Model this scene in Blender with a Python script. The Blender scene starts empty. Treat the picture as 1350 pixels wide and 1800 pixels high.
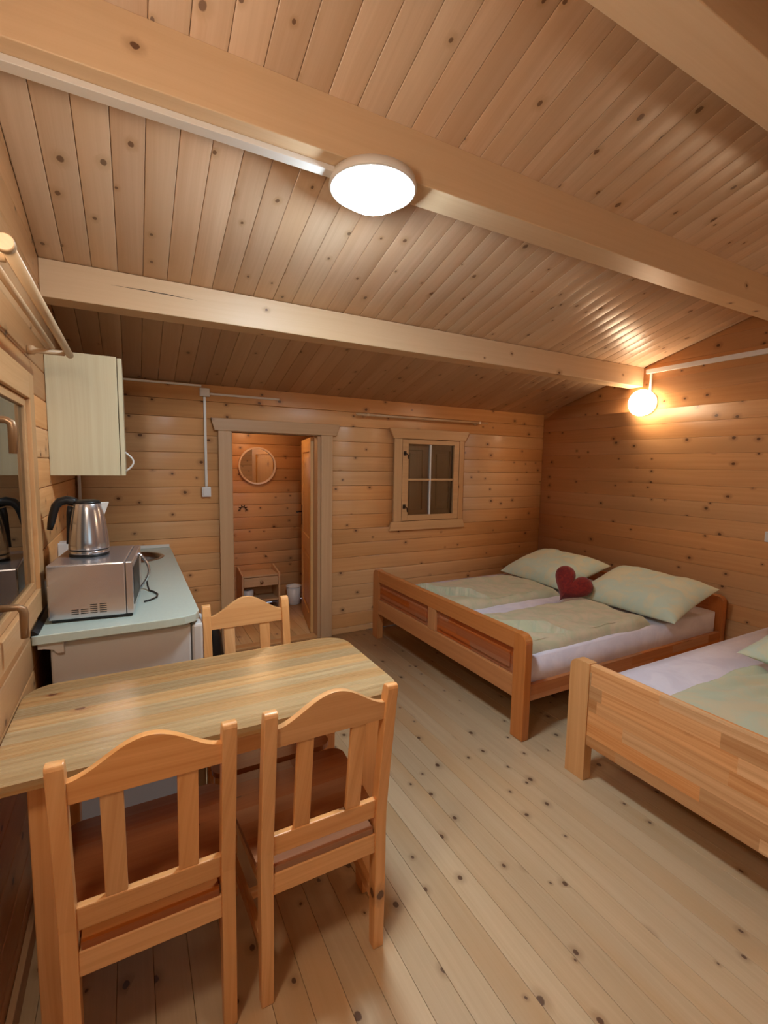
import bpy, bmesh, math, random
from mathutils import Vector, Matrix, noise
from mathutils.geometry import tessellate_polygon

random.seed(7)
S = bpy.context.scene
C = S.collection
PI = math.pi

# ------------------------------------------------------------------ camera
cd = bpy.data.cameras.new('camera')
cam = bpy.data.objects.new('camera', cd)
C.objects.link(cam)
S.camera = cam
cd.sensor_fit = 'VERTICAL'
cd.sensor_height = 24
cd.sensor_width = 18
cd.lens = 821.26 / 1800 * 24
cd.clip_start = 0.02
_pi, _ya, _ro = math.radians(5.6885), math.radians(28.3635), math.radians(0.9177)
_F = Vector((math.sin(_ya) * math.cos(_pi), math.cos(_ya) * math.cos(_pi), -math.sin(_pi)))
_R = Vector((math.cos(_ya), -math.sin(_ya), 0))
_U = _R.cross(_F)
_r = _R * math.cos(_ro) + _U * math.sin(_ro)
_u = -_R * math.sin(_ro) + _U * math.cos(_ro)
M = Matrix.Identity(4)
for i in range(3):
    M[i][0], M[i][1], M[i][2] = _r[i], _u[i], -_F[i]
M.translation = Vector((0, 0, 1.5))
cam.matrix_world = M

# ------------------------------------------------------------------ world, exposure, lamp levels
w = bpy.data.worlds.new('world')
S.world = w
w.use_nodes = True
bg = w.node_tree.nodes['Background']
bg.inputs[0].default_value = (0.72, 0.84, 1.0, 1)
bg.inputs[1].default_value = 1.2
S.view_settings.view_transform = 'Standard'
S.view_settings.look = 'None'
S.view_settings.gamma = 1
S.view_settings.use_curve_mapping = False
S.view_settings.exposure = 0.72
CEIL_LAMP = ((0.74, 0.90, 1.0), 88.0)
WALL_LAMP = ((1.0, 0.72, 0.46), 18.0)
LEFT_LAMP = ((1.0, 0.84, 0.66), 46.0)
RIGHT_LAMP = ((1.0, 0.74, 0.48), 26.0)
ANNEX_LAMP = ((1.0, 0.62, 0.32), 26.0)
S.cycles.use_denoising = True
S.cycles.max_bounces = 8
S.cycles.diffuse_bounces = 6
S.cycles.glossy_bounces = 4
S.cycles.sample_clamp_indirect = 6.0
S.cycles.caustics_reflective = False
S.cycles.caustics_refractive = False

# ------------------------------------------------------------------ materials
def new_mat(name):
    m = bpy.data.materials.new(name)
    m.use_nodes = True
    nt = m.node_tree
    return m, nt, nt.nodes['Principled BSDF']

class NT:
    def __init__(s, nt):
        s.nt = nt
    def n(s, t, **kw):
        x = s.nt.nodes.new(t)
        for k, v in kw.items():
            setattr(x, k, v)
        return x
    def put(s, sock, v):
        if hasattr(v, 'is_output') or isinstance(v, bpy.types.NodeSocket):
            s.nt.links.new(v, sock)
        else:
            sock.default_value = v
    def math(s, op, a, b=None, c=None, clamp=False):
        x = s.n('ShaderNodeMath', operation=op)
        x.use_clamp = clamp
        s.put(x.inputs[0], a)
        if b is not None: s.put(x.inputs[1], b)
        if c is not None: s.put(x.inputs[2], c)
        return x.outputs[0]
    def comb(s, a, b, c=0.0):
        x = s.n('ShaderNodeCombineXYZ')
        s.put(x.inputs[0], a); s.put(x.inputs[1], b); s.put(x.inputs[2], c)
        return x.outputs[0]
    def mix(s, f, a, b, blend='MIX'):
        x = s.n('ShaderNodeMix', data_type='RGBA', blend_type=blend)
        s.put(x.inputs[0], f); s.put(x.inputs[6], a); s.put(x.inputs[7], b)
        return x.outputs[2]
    def noise(s, vec, scale=1.0, detail=2.0, rough=0.5, dist=0.0, dims='3D'):
        x = s.n('ShaderNodeTexNoise', noise_dimensions=dims)
        s.put(x.inputs['Vector'], vec)
        x.inputs['Scale'].default_value = scale
        x.inputs['Detail'].default_value = detail
        x.inputs['Roughness'].default_value = rough
        x.inputs['Distortion'].default_value = dist
        return x.outputs[0]
    def maprange(s, v, a, b, c, d, smooth=False):
        x = s.n('ShaderNodeMapRange')
        if smooth: x.interpolation_type = 'SMOOTHSTEP'
        s.put(x.inputs[0], v)
        for i, q in enumerate((a, b, c, d)):
            s.put(x.inputs[i + 1], q)
        return x.outputs[0]

def col(r, g, b):
    return (r, g, b, 1)

def wood(name, light, dark, knot=0.35, cell=0.17, ksize=(0.05, 0.095), rough=0.36, var=0.10,
         grain=0.55, stave=None, stave_var=0.0, kcol=(0.10, 0.038, 0.016), tint=None, bump=0.12, stain=0.0, spec=0.5):
    """grain runs along U of the UV map 'grain' (metres); each object gets its own offset"""
    m, nt, bs = new_mat(name)
    t = NT(nt)
    uv = t.n('ShaderNodeUVMap', uv_map='grain').outputs[0]
    sp = t.n('ShaderNodeSeparateXYZ')
    t.put(sp.inputs[0], uv)
    rnd = t.n('ShaderNodeObjectInfo').outputs['Random']
    u = t.math('ADD', sp.outputs[0], t.math('MULTIPLY', rnd, 53.7))
    v = t.math('ADD', sp.outputs[1], t.math('MULTIPLY', rnd, 19.3))
    sv = None
    if stave:
        wd, ln = stave
        row = t.math('FLOOR', t.math('DIVIDE', sp.outputs[1], wd))
        wn0 = t.n('ShaderNodeTexWhiteNoise', noise_dimensions='2D')
        t.put(wn0.inputs['Vector'], t.comb(row, rnd))
        colm = t.math('FLOOR', t.math('ADD', t.math('DIVIDE', sp.outputs[0], ln), wn0.outputs[0]))
        wn = t.n('ShaderNodeTexWhiteNoise', noise_dimensions='3D')
        t.put(wn.inputs['Vector'], t.comb(row, colm, rnd))
        sv = wn.outputs[0]
        u = t.math('ADD', u, t.math('MULTIPLY', sv, 31.0))
    # knots
    vo = t.n('ShaderNodeTexVoronoi', voronoi_dimensions='2D', feature='F1')
    t.put(vo.inputs['Vector'], t.comb(t.math('MULTIPLY', u, 0.8), v))
    vo.inputs['Scale'].default_value = 1.0 / cell
    ck = t.n('ShaderNodeSeparateColor')
    t.put(ck.inputs[0], vo.outputs['Color'])
    has = t.math('LESS_THAN', ck.outputs[0], knot)
    rad = t.maprange(ck.outputs[1], 0, 1, ksize[0], ksize[1])
    wob = t.noise(t.comb(u, v), 60, 1)
    dk = t.math('ADD', vo.outputs['Distance'], t.math('MULTIPLY', t.math('SUBTRACT', wob, 0.5), 0.05))
    core = t.math('MULTIPLY', t.math('SUBTRACT', 1.0, t.maprange(dk, t.math('MULTIPLY', rad, 0.7), rad, 0, 1, True)), has)
    halo = t.math('MULTIPLY', t.math('SUBTRACT', 1.0, t.maprange(dk, rad, t.math('MULTIPLY', rad, 3.2), 0, 1, True)), has)
    # grain: bends round the knots
    vb = t.math('ADD', v, t.math('MULTIPLY', halo, 0.012))
    warp = t.noise(t.comb(t.math('MULTIPLY', u, 1.3), t.math('MULTIPLY', v, 5.0)), 1.0, 1)
    vb = t.math('ADD', vb, t.math('MULTIPLY', warp, 0.05))
    fine = t.noise(t.comb(t.math('MULTIPLY', u, 3.0), t.math('MULTIPLY', vb, 170.0)), 1.0, 2, 0.6)
    rings = t.noise(t.comb(t.math('MULTIPLY', u, 0.5), t.math('MULTIPLY', vb, 42.0)), 1.0, 1.5, 0.5)
    g = t.math('ADD', t.math('MULTIPLY', fine, 0.45), t.math('MULTIPLY', rings, 0.75))
    g = t.maprange(g, 0.40, 0.86, 0, 1)
    gm = t.math('MULTIPLY', g, grain, clamp=True)
    c = t.mix(gm, col(*light), col(*dark))
    if tint:
        big = t.noise(t.comb(t.math('MULTIPLY', u, 0.7), t.math('MULTIPLY', v, 4.0)), 1.0, 2)
        c = t.mix(t.maprange(big, 0.42, 0.7, 0, 0.75, True), c, col(*tint))
    c = t.mix(t.math('MULTIPLY', halo, 0.38), c, col(kcol[0] * 2.6, kcol[1] * 3.0, kcol[2] * 2.6))
    c = t.mix(t.math('MULTIPLY', core, 0.9), c, col(*kcol))
    val = t.maprange(rnd, 0, 1, 1 - var, 1 + var)
    if sv is not None:
        val = t.math('MULTIPLY', val, t.maprange(sv, 0, 1, 1 - stave_var, 1 + stave_var))
    hs = t.n('ShaderNodeHueSaturation')
    t.put(hs.inputs['Value'], val)
    hr = t.math('FRACT', t.math('MULTIPLY', rnd, 7.31))
    if sv is not None:
        hr = t.math('FRACT', t.math('ADD', hr, t.math('MULTIPLY', sv, 5.17)))
        t.put(hs.inputs['Hue'], t.maprange(hr, 0, 1, 0.5 - 0.018 * stave_var / 0.3, 0.5 + 0.004 * stave_var / 0.3))
        t.put(hs.inputs['Saturation'], t.maprange(hr, 0, 1, 1.12, 0.85))
    else:
        t.put(hs.inputs['Hue'], t.maprange(hr, 0, 1, 0.496, 0.503))
        t.put(hs.inputs['Saturation'], t.maprange(hr, 0, 1, 1.06, 0.94))
    t.put(hs.inputs['Color'], c)
    t.put(bs.inputs['Base Color'], hs.outputs[0])
    t.put(bs.inputs['Roughness'], t.math('ADD', rough, t.math('MULTIPLY', fine, 0.10)))
    bs.inputs['Specular IOR Level'].default_value = spec
    if bump:
        bp = t.n('ShaderNodeBump')
        bp.inputs['Strength'].default_value = bump
        bp.inputs['Distance'].default_value = 0.002
        t.put(bp.inputs['Height'], t.math('ADD', t.math('MULTIPLY', fine, 0.6), t.math('MULTIPLY', rings, 0.6)))
        t.put(bs.inputs['Normal'], bp.outputs[0])
    return m

def plain(name, c, rough=0.5, metal=0.0, var=0.0, nscale=30, bump=0.0, emit=None, es=0.0, spec=0.5, sheen=0.0):
    m, nt, bs = new_mat(name)
    t = NT(nt)
    bs.inputs['Metallic'].default_value = metal
    bs.inputs['Roughness'].default_value = rough
    bs.inputs['Specular IOR Level'].default_value = spec
    bs.inputs['Sheen Weight'].default_value = sheen
    tc = t.n('ShaderNodeTexCoord').outputs['Object']
    nz = t.noise(tc, nscale, 3)
    k = 1 - var
    t.put(bs.inputs['Base Color'], t.mix(nz, col(c[0] * k, c[1] * k, c[2] * k), col(*[min(1, q * (1 + var)) for q in c])))
    if bump:
        bp = t.n('ShaderNodeBump')
        bp.inputs['Strength'].default_value = bump
        bp.inputs['Distance'].default_value = 0.002
        t.put(bp.inputs['Height'], nz)
        t.put(bs.inputs['Normal'], bp.outputs[0])
    if emit:
        bs.inputs['Emission Color'].default_value = col(*emit)
        bs.inputs['Emission Strength'].default_value = es
    return m

def cloth(name, a, b, scale=6.0, rough=0.85, weave=700, contrast=(0.40, 0.62)):
    m, nt, bs = new_mat(name)
    t = NT(nt)
    tc = t.n('ShaderNodeTexCoord').outputs['Object']
    n1 = t.noise(tc, scale, 4, 0.6, 1.2)
    t.put(bs.inputs['Base Color'], t.mix(t.maprange(n1, contrast[0], contrast[1], 0, 1, True), col(*a), col(*b)))
    bs.inputs['Roughness'].default_value = rough
    bs.inputs['Sheen Weight'].default_value = 0.15
    n2 = t.noise(tc, scale * 3, 3)
    bp = t.n('ShaderNodeBump')
    bp.inputs['Strength'].default_value = 0.35
    bp.inputs['Distance'].default_value = 0.006
    t.put(bp.inputs['Height'], n2)
    t.put(bs.inputs['Normal'], bp.outputs[0])
    return m

MW = wood('pine_wall_boards', (0.71, 0.40, 0.18), (0.55, 0.25, 0.085), ksize=(0.04, 0.10), knot=0.36, cell=0.125, var=0.06, rough=0.33, tint=(0.58, 0.31, 0.13))
MC = wood('pine_ceiling_boards', (0.68, 0.505, 0.355), (0.52, 0.345, 0.205), knot=0.34, cell=0.13, ksize=(0.04, 0.12), var=0.10, rough=0.31, kcol=(0.16, 0.085, 0.045), tint=(0.57, 0.38, 0.23))
MF = wood('spruce_floor_boards', (0.62, 0.485, 0.31), (0.46, 0.32, 0.17), knot=0.42, cell=0.12, ksize=(0.03, 0.105), var=0.07, rough=0.33, grain=0.5, tint=(0.55, 0.36, 0.18), kcol=(0.10, 0.05, 0.03))
MFA = wood('annex_floor_boards', (0.60, 0.36, 0.16), (0.46, 0.22, 0.07), knot=0.2, var=0.08)
MB_ = wood('glulam_beam', (0.70, 0.51, 0.32), (0.58, 0.39, 0.21), knot=0.22, cell=0.2, ksize=(0.02, 0.06), var=0.04, rough=0.4, grain=0.4)
MTW = wood('window_trim', (0.62, 0.375, 0.18), (0.48, 0.25, 0.10), knot=0.12, cell=0.2, ksize=(0.03, 0.06), var=0.05, rough=0.4, grain=0.5)
MT = wood('planed_trim', (0.55, 0.36, 0.205), (0.44, 0.255, 0.125), knot=0.12, cell=0.2, ksize=(0.03, 0.06), var=0.05, rough=0.4, grain=0.5)
MCH = wood('orange_varnished_pine', (0.80, 0.46, 0.20), (0.59, 0.265, 0.08), knot=0.06, cell=0.2, var=0.05, rough=0.27, grain=0.75)
MSE = wood('shaded_seat_staves', (0.36, 0.14, 0.045), (0.22, 0.06, 0.018), knot=0.05, var=0.04, rough=0.28, stave=(0.065, 3.0), stave_var=0.18)  # seat colour darkened to carry the shade under the table
MTA = wood('table_staves', (0.47, 0.335, 0.155), (0.28, 0.155, 0.05), knot=0.07, cell=0.2, var=0.02, rough=0.22, stave=(0.07, 40.0), stave_var=0.30, grain=0.9)
MBE = wood('reddish_bed_pine', (0.56, 0.24, 0.08), (0.36, 0.11, 0.03), knot=0.06, cell=0.2, var=0.07, rough=0.30, stave=(0.055, 0.45), stave_var=0.16)
MBP = wood('dark_bed_panel', (0.44, 0.15, 0.05), (0.26, 0.07, 0.02), knot=0.06, cell=0.2, var=0.05, rough=0.30, stave=(0.05, 0.6), stave_var=0.16, grain=0.8)
MBE2 = wood('reddish_bed_post', (0.55, 0.235, 0.08), (0.37, 0.12, 0.032), knot=0.04, cell=0.2, var=0.06, rough=0.30, grain=0.6)
MB2P = wood('honey_bed_post', (0.72, 0.42, 0.19), (0.55, 0.27, 0.09), knot=0.06, cell=0.2, var=0.04, rough=0.28, grain=0.6)
MB2 = wood('honey_bed_pine', (0.76, 0.47, 0.21), (0.50, 0.22, 0.06), knot=0.10, cell=0.25, ksize=(0.03, 0.07), var=0.05, rough=0.28, stave=(0.062, 0.55), stave_var=0.26, grain=0.85)
MDO = wood('door_pine', (0.66, 0.40, 0.16), (0.50, 0.25, 0.08), knot=0.10, cell=0.2, var=0.04, rough=0.35)
MSH = wood('shutter_brown', (0.62, 0.34, 0.22), (0.50, 0.25, 0.15), knot=0.05, var=0.06, rough=0.5)
MCAB = wood('ash_laminate', (0.64, 0.60, 0.42), (0.54, 0.47, 0.29), knot=0.0, var=0.01, rough=0.42, grain=0.7, bump=0.03)
MROD = wood('rod_wood', (0.60, 0.42, 0.25), (0.50, 0.31, 0.16), knot=0.0, var=0.03, rough=0.35, grain=0.3)
MNS = wood('nightstand_pine', (0.66, 0.46, 0.27), (0.54, 0.33, 0.16), knot=0.05, var=0.03, rough=0.4)
M_WHITE = plain('white_plastic', (0.72, 0.72, 0.72), 0.35, var=0.02)
M_CABLE = plain('white_conduit', (0.70, 0.68, 0.65), 0.4, var=0.02)
M_WORK = plain('grey_green_worktop', (0.50, 0.585, 0.53), 0.30, var=0.07, nscale=90)
M_FRIDGE = plain('white_enamel', (0.62, 0.60, 0.58), 0.16, var=0.01)
M_BLACK = plain('black_plastic', (0.012, 0.012, 0.013), 0.38, spec=0.35)
M_DARK = plain('dark_gap', (0.015, 0.013, 0.012), 0.8)
M_STEEL = plain('brushed_steel', (0.60, 0.58, 0.61), 0.19, metal=0.78, var=0.05, nscale=12)
M_STEEL2 = plain('kettle_steel', (0.60, 0.60, 0.62), 0.20, metal=0.88, var=0.03, nscale=9)
M_SINK = plain('sink_steel', (0.42, 0.40, 0.38), 0.28, metal=1.0, var=0.05)
M_BRONZE = plain('bronze_handle', (0.28, 0.16, 0.08), 0.38, metal=0.4)
M_IRON = plain('dark_iron', (0.05, 0.03, 0.02), 0.5, metal=0.5)
M_SHEET = cloth('white_lilac_sheet', (0.70, 0.68, 0.80), (0.77, 0.75, 0.86), 5)
M_DUVET = cloth('pale_green_duvet', (0.50, 0.53, 0.37), (0.60, 0.555, 0.41), 7)
M_DUVET2 = cloth('mint_duvet', (0.52, 0.62, 0.48), (0.62, 0.60, 0.42), 4)
M_PILLOW = cloth('mint_pillow', (0.56, 0.68, 0.56), (0.68, 0.68, 0.48), 6)
M_FLEECE = cloth('beige_flap', (0.56, 0.46, 0.30), (0.62, 0.54, 0.36), 8)
M_RED = cloth('dark_red_plush', (0.17, 0.008, 0.008), (0.25, 0.014, 0.008), 30)
M_MIRROR = plain('mirror_glass', (0.85, 0.85, 0.85), 0.02, metal=1.0)
M_CFRAME = plain('cream_ring', (0.80, 0.62, 0.50), 0.4)
M_BAG = plain('black_bag', (0.012, 0.012, 0.014), 0.42, bump=0.4, nscale=20)

def lamp_mat(name, spec):
    c, s = spec
    return plain(name, (0.9, 0.9, 0.9), 0.3, emit=c, es=s)
M_L1 = lamp_mat('lit_cool_diffuser', CEIL_LAMP)
M_L2 = lamp_mat('lit_warm_globe', WALL_LAMP)
M_L3 = lamp_mat('lit_warm_globe_left', LEFT_LAMP)
M_L5 = lamp_mat('lit_warm_globe_right', RIGHT_LAMP)
M_L4 = lamp_mat('lit_warm_bulb', ANNEX_LAMP)

def glass_mat():
    """thin window pane: mirror reflection by Fresnel over a clear pane"""
    m, nt, bs = new_mat('window_glass')
    nt.nodes.remove(bs)
    t = NT(nt)
    fr = t.n('ShaderNodeFresnel'); fr.inputs[0].default_value = 1.5
    tr = t.n('ShaderNodeBsdfTransparent'); tr.inputs[0].default_value = (0.90, 0.95, 0.92, 1)
    gl = t.n('ShaderNodeBsdfGlossy'); gl.inputs[1].default_value = 0.0
    mx = t.n('ShaderNodeMixShader')
    nt.links.new(t.math('MULTIPLY', fr.outputs[0], 1.3, clamp=True), mx.inputs[0])
    nt.links.new(tr.outputs[0], mx.inputs[1]); nt.links.new(gl.outputs[0], mx.inputs[2])
    nt.links.new(mx.outputs[0], nt.nodes['Material Output'].inputs[0])
    return m
M_GLASS = glass_mat()

# ------------------------------------------------------------------ mesh helpers
class MB:
    def __init__(s):
        s.v, s.f, s.sm = [], [], []
    def face(s, idx, smooth=False):
        s.f.append(idx); s.sm.append(smooth)
    def box(s, x0, x1, y0, y1, z0, z1):
        b = len(s.v)
        s.v += [(x0, y0, z0), (x1, y0, z0), (x1, y1, z0), (x0, y1, z0), (x0, y0, z1), (x1, y0, z1), (x1, y1, z1), (x0, y1, z1)]
        for q in ((0, 3, 2, 1), (4, 5, 6, 7), (0, 1, 5, 4), (1, 2, 6, 5), (2, 3, 7, 6), (3, 0, 4, 7)):
            s.face([b + i for i in q])
        return s
    def hexa(s, bot, top):
        """four bottom and four top corners, counter-clockwise from above"""
        b = len(s.v)
        s.v += list(bot) + list(top)
        for q in ((0, 3, 2, 1), (4, 5, 6, 7), (0, 1, 5, 4), (1, 2, 6, 5), (2, 3, 7, 6), (3, 0, 4, 7)):
            s.face([b + i for i in q])
        return s
    def prism(s, pts, fn, d0, d1, holes=()):
        """outline pts (2-D) extruded from d0 to d1; fn(a, b, d) -> 3-D"""
        loops = [list(pts)] + [list(h) for h in holes]
        flat = [p for l in loops for p in l]
        tris = tessellate_polygon([[Vector((p[0], p[1], 0)) for p in l] for l in loops])
        b = len(s.v)
        n = len(flat)
        s.v += [tuple(fn(p[0], p[1], d0)) for p in flat] + [tuple(fn(p[0], p[1], d1)) for p in flat]
        for t in tris:
            s.face([b + i for i in t])
            s.face([b + n + i for i in reversed(t)])
        k = 0
        for l in loops:
            m = len(l)
            for i in range(m):
                j = (i + 1) % m
                s.face([b + k + i, b + k + j, b + n + k + j, b + n + k + i])
            k += m
        return s
    def lathe(s, prof, cx, cy, n=40, cap0=True, cap1=True, squash=1.0):
        b = len(s.v)
        for r, z in prof:
            for i in range(n):
                a = 2 * PI * i / n
                s.v.append((cx + r * math.cos(a), cy + r * math.sin(a) * squash, z))
        for k in range(len(prof) - 1):
            for i in range(n):
                j = (i + 1) % n
                s.face([b + k * n + i, b + k * n + j, b + (k + 1) * n + j, b + (k + 1) * n + i], True)
        if cap0: s.face([b + i for i in reversed(range(n))])
        if cap1: s.face([b + (len(prof) - 1) * n + i for i in range(n)])
        return s
    def tube(s, path, r, n=12, caps=True, flat=1.0):
        """round tube along path; r number or list; flat squashes one cross direction"""
        P = [Vector(p) for p in path]
        b = len(s.v)
        rr = r if isinstance(r, (list, tuple)) else [r] * len(P)
        up = None
        for i, p in enumerate(P):
            t = (P[min(i + 1, len(P) - 1)] - P[max(i - 1, 0)]).normalized()
            if up is None:
                up = Vector((0, 0, 1)) if abs(t.z) < 0.9 else Vector((1, 0, 0))
            side = t.cross(up).normalized()
            up = side.cross(t).normalized()
            for k in range(n):
                a = 2 * PI * k / n
                q = p + side * (rr[i] * math.cos(a)) + up * (rr[i] * flat * math.sin(a))
                s.v.append(tuple(q))
        for i in range(len(P) - 1):
            for k in range(n):
                j = (k + 1) % n
                s.face([b + i * n + k, b + i * n + j, b + (i + 1) * n + j, b + (i + 1) * n + k], True)
        if caps:
            s.face([b + k for k in reversed(range(n))])
            s.face([b + (len(P) - 1) * n + k for k in range(n)])
        return s
    def build(s, name, mat, parent=None, axis='x', bevel=0.0, seg=2, loc=None, smooth_all=False):
        me = bpy.data.meshes.new(name)
        me.from_pydata([tuple(v) for v in s.v], [], s.f)
        for p, q in zip(me.polygons, s.sm):
            p.use_smooth = q or smooth_all
        bm = bmesh.new()
        bm.from_mesh(me)
        bmesh.ops.recalc_face_normals(bm, faces=bm.faces)
        if bevel:
            ed = [e for e in bm.edges if len(e.link_faces) == 2 and e.calc_face_angle(0) > 0.5 and not (e.link_faces[0].smooth and e.link_faces[1].smooth)]
            r = bmesh.ops.bevel(bm, geom=ed, offset=bevel, segments=seg, profile=0.5, affect='EDGES', clamp_overlap=True)
        uvl = bm.loops.layers.uv.new('grain')
        ax = 'xyz'.index(axis)
        o1, o2 = [i for i in range(3) if i != ax]
        for f in bm.faces:
            for l in f.loops:
                c = l.vert.co
                l[uvl].uv = (c[ax], c[o1] + c[o2])
        bm.to_mesh(me)
        bm.free()
        me.materials.append(mat)
        o = bpy.data.objects.new(name, me)
        C.objects.link(o)
        if parent is not None:
            o.parent = parent
        if loc is not None:
            o.location = loc
        return o

def tag(o, label=None, cat=None, group=None, kind=None):
    if label: o['label'] = label
    if cat: o['category'] = cat
    if group: o['group'] = group
    if kind: o['kind'] = kind
    return o

def empty(name, loc=(0, 0, 0), rz=0.0, **kw):
    o = bpy.data.objects.new(name, None)
    C.objects.link(o)
    o.location = loc
    o.rotation_euler = (0, 0, rz)
    o.empty_display_size = 0.1
    return tag(o, **kw)

def B(x0, x1, y0, y1, z0, z1):
    return MB().box(x0, x1, y0, y1, z0, z1)

def copy_tree(o, parent=None):
    c = o.copy()
    C.objects.link(c)
    c.parent = parent
    for ch in [q for q in bpy.data.objects if q.parent == o]:
        copy_tree(ch, c)
    return c

def board(name, mat, parent, O, A, Bv, N, a0, a1, width, thick=0.018, ch=0.006, gap=0.0012, slant=None, bulge=0.002):
    """tongue and groove board: O origin, A along, Bv across, N towards the room; front face is at n=0, back at -thick.
    slant: (start at far side, end at far side) for trapezoid ends."""
    O, A, Bv, N = Vector(O), Vector(A).normalized(), Vector(Bv).normalized(), Vector(N).normalized()
    prof = [(gap, -thick), (gap, -ch * 0.9), (gap + ch * 0.35, -ch * 0.35), (gap + ch, -0.0004 - bulge * 0.3), (width / 2, 0.0),
            (width - gap - ch, -0.0004 - bulge * 0.3), (width - gap - ch * 0.35, -ch * 0.35), (width - gap, -ch * 0.9), (width - gap, -thick)]
    s0, s1 = slant if slant else (a0, a1)
    verts = []
    for e0, e1 in ((a0, s0), (a1, s1)):
        for b, n in prof:
            a = e0 + (e1 - e0) * (b / width)
            verts.append((a - a0, b, n))
    k = len(prof)
    me = bpy.data.meshes.new(name)
    faces = [[i, i + 1, k + i + 1, k + i] for i in range(k - 1)] + [[k - 1, 0, k, 2 * k - 1], list(range(k)), list(reversed(range(k, 2 * k)))]
    me.from_pydata(verts, [], faces)
    bm = bmesh.new(); bm.from_mesh(me)
    bmesh.ops.recalc_face_normals(bm, faces=bm.faces)
    uvl = bm.loops.layers.uv.new('grain')
    for f in bm.faces:
        if 1 <= f.index <= 6: f.smooth = True
        for l in f.loops:
            l[uvl].uv = (l.vert.co.x, l.vert.co.y)
    bm.to_mesh(me); bm.free()
    me.materials.append(mat)
    o = bpy.data.objects.new(name, me)
    C.objects.link(o)
    o.parent = parent
    W = Matrix.Identity(4)
    for i in range(3):
        W[i][0], W[i][1], W[i][2] = A[i], Bv[i], N[i]
    W.translation = O + A * a0
    o.matrix_world = W
    return o

# ------------------------------------------------------------------ room numbers (metres)
XL, XR = -0.332, 3.975
YF, YB = 3.726, -2.006
RY, ZC, SL = 0.86, 2.071, 0.2833
RZ = ZC + SL * (YF - RY)
PITCH = 0.1266
def cz(y):
    return RZ - SL * abs(y - RY)

# ------------------------------------------------------------------ floor
fl = tag(B(XL - 0.1, XR + 0.1, YB - 0.1, YF + 0.06, -0.12, -0.02).build('floor', M_DARK), kind='structure')
x = 1.06 - 0.0955 * 15
while x < XR + 0.02:
    x0 = max(x, XL)
    x1 = min(x + 0.0955, XR)
    if x1 - x0 > 0.02:
        board('floorboard', MF, fl, (x1, 0, 0), (0, 1, 0), (-1, 0, 0), (0, 0, 1), YB, YF, x1 - x0, ch=0.0014, gap=0.0005, bulge=0.0003)
    x += 0.0955

# ------------------------------------------------------------------ far wall
DX0, DX1, DZ = 0.672, 1.385, 1.735
WX0, WX1, WZ0, WZ1 = 2.19, 2.83, 0.985, 1.747
bk = MB()
y0, y1 = YF + 0.018, YF + 0.085
zt = cz(YF)
bk.box(XL - 0.06, DX0, y0, y1, 0, zt + 0.02); bk.box(DX0, DX1, y0, y1, DZ, zt + 0.02)
bk.box(DX1, WX0, y0, y1, 0, zt + 0.02); bk.box(WX1, XR + 0.06, y0, y1, 0, zt + 0.02)
bk.box(WX0, WX1, y0, y1, 0, WZ0); bk.box(WX0, WX1, y0, y1, WZ1, zt + 0.02)
wf = tag(bk.build('wall_far', MW), kind='structure')
def courses(z_seam, zmin, zmax, fn, pitch=PITCH):
    k = math.floor((zmin - z_seam) / pitch)
    while True:
        a = z_seam + k * pitch
        b = a + pitch
        k += 1
        if a >= zmax - 0.012: break
        a, b = max(a, zmin), min(b, zmax)
        if b - a > 0.012: fn(a, b)
def far_row(a, b):
    mid = (a + b) / 2
    cuts = []
    if mid < DZ + 0.04: cuts.append((DX0, DX1))
    if WZ0 - 0.04 < mid < WZ1 + 0.04: cuts.append((WX0, WX1))
    xs = [XL] + [q for c in cuts for q in c] + [XR]
    for i in range(0, len(xs), 2):
        board('wall_board', MW, wf, (0, YF, a), (1, 0, 0), (0, 0, 1), (0, -1, 0), xs[i], xs[i + 1], b - a, ch=0.0045, gap=0.0008, bulge=0.0025)
courses(0.433, 0.0, ZC + 0.01, far_row)

# ------------------------------------------------------------------ right wall
wr = tag(MB().prism([(YB - 0.06, 0), (YF + 0.085, 0), (YF + 0.085, cz(YF)), (RY, RZ + 0.02), (YB - 0.06, cz(YB))], lambda a, b, d: (d, a, b), XR + 0.018, XR + 0.08).build('wall_right', MW), kind='structure')
def yend(z, sgn):
    lim = YF if sgn > 0 else YB
    q = RY + sgn * (RZ - z) / SL
    return min(q, lim) if sgn > 0 else max(q, lim)
def right_row(a, b):
    board('wall_board', MW, wr, (XR, 0, a), (0, 1, 0), (0, 0, 1), (-1, 0, 0), yend(a, -1), yend(a, 1), b - a, ch=0.0018, gap=0.0005, bulge=0.0003,
          slant=(yend(b, -1), yend(b, 1)))
courses(0.496, 0.0, RZ - 0.01, right_row)

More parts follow.
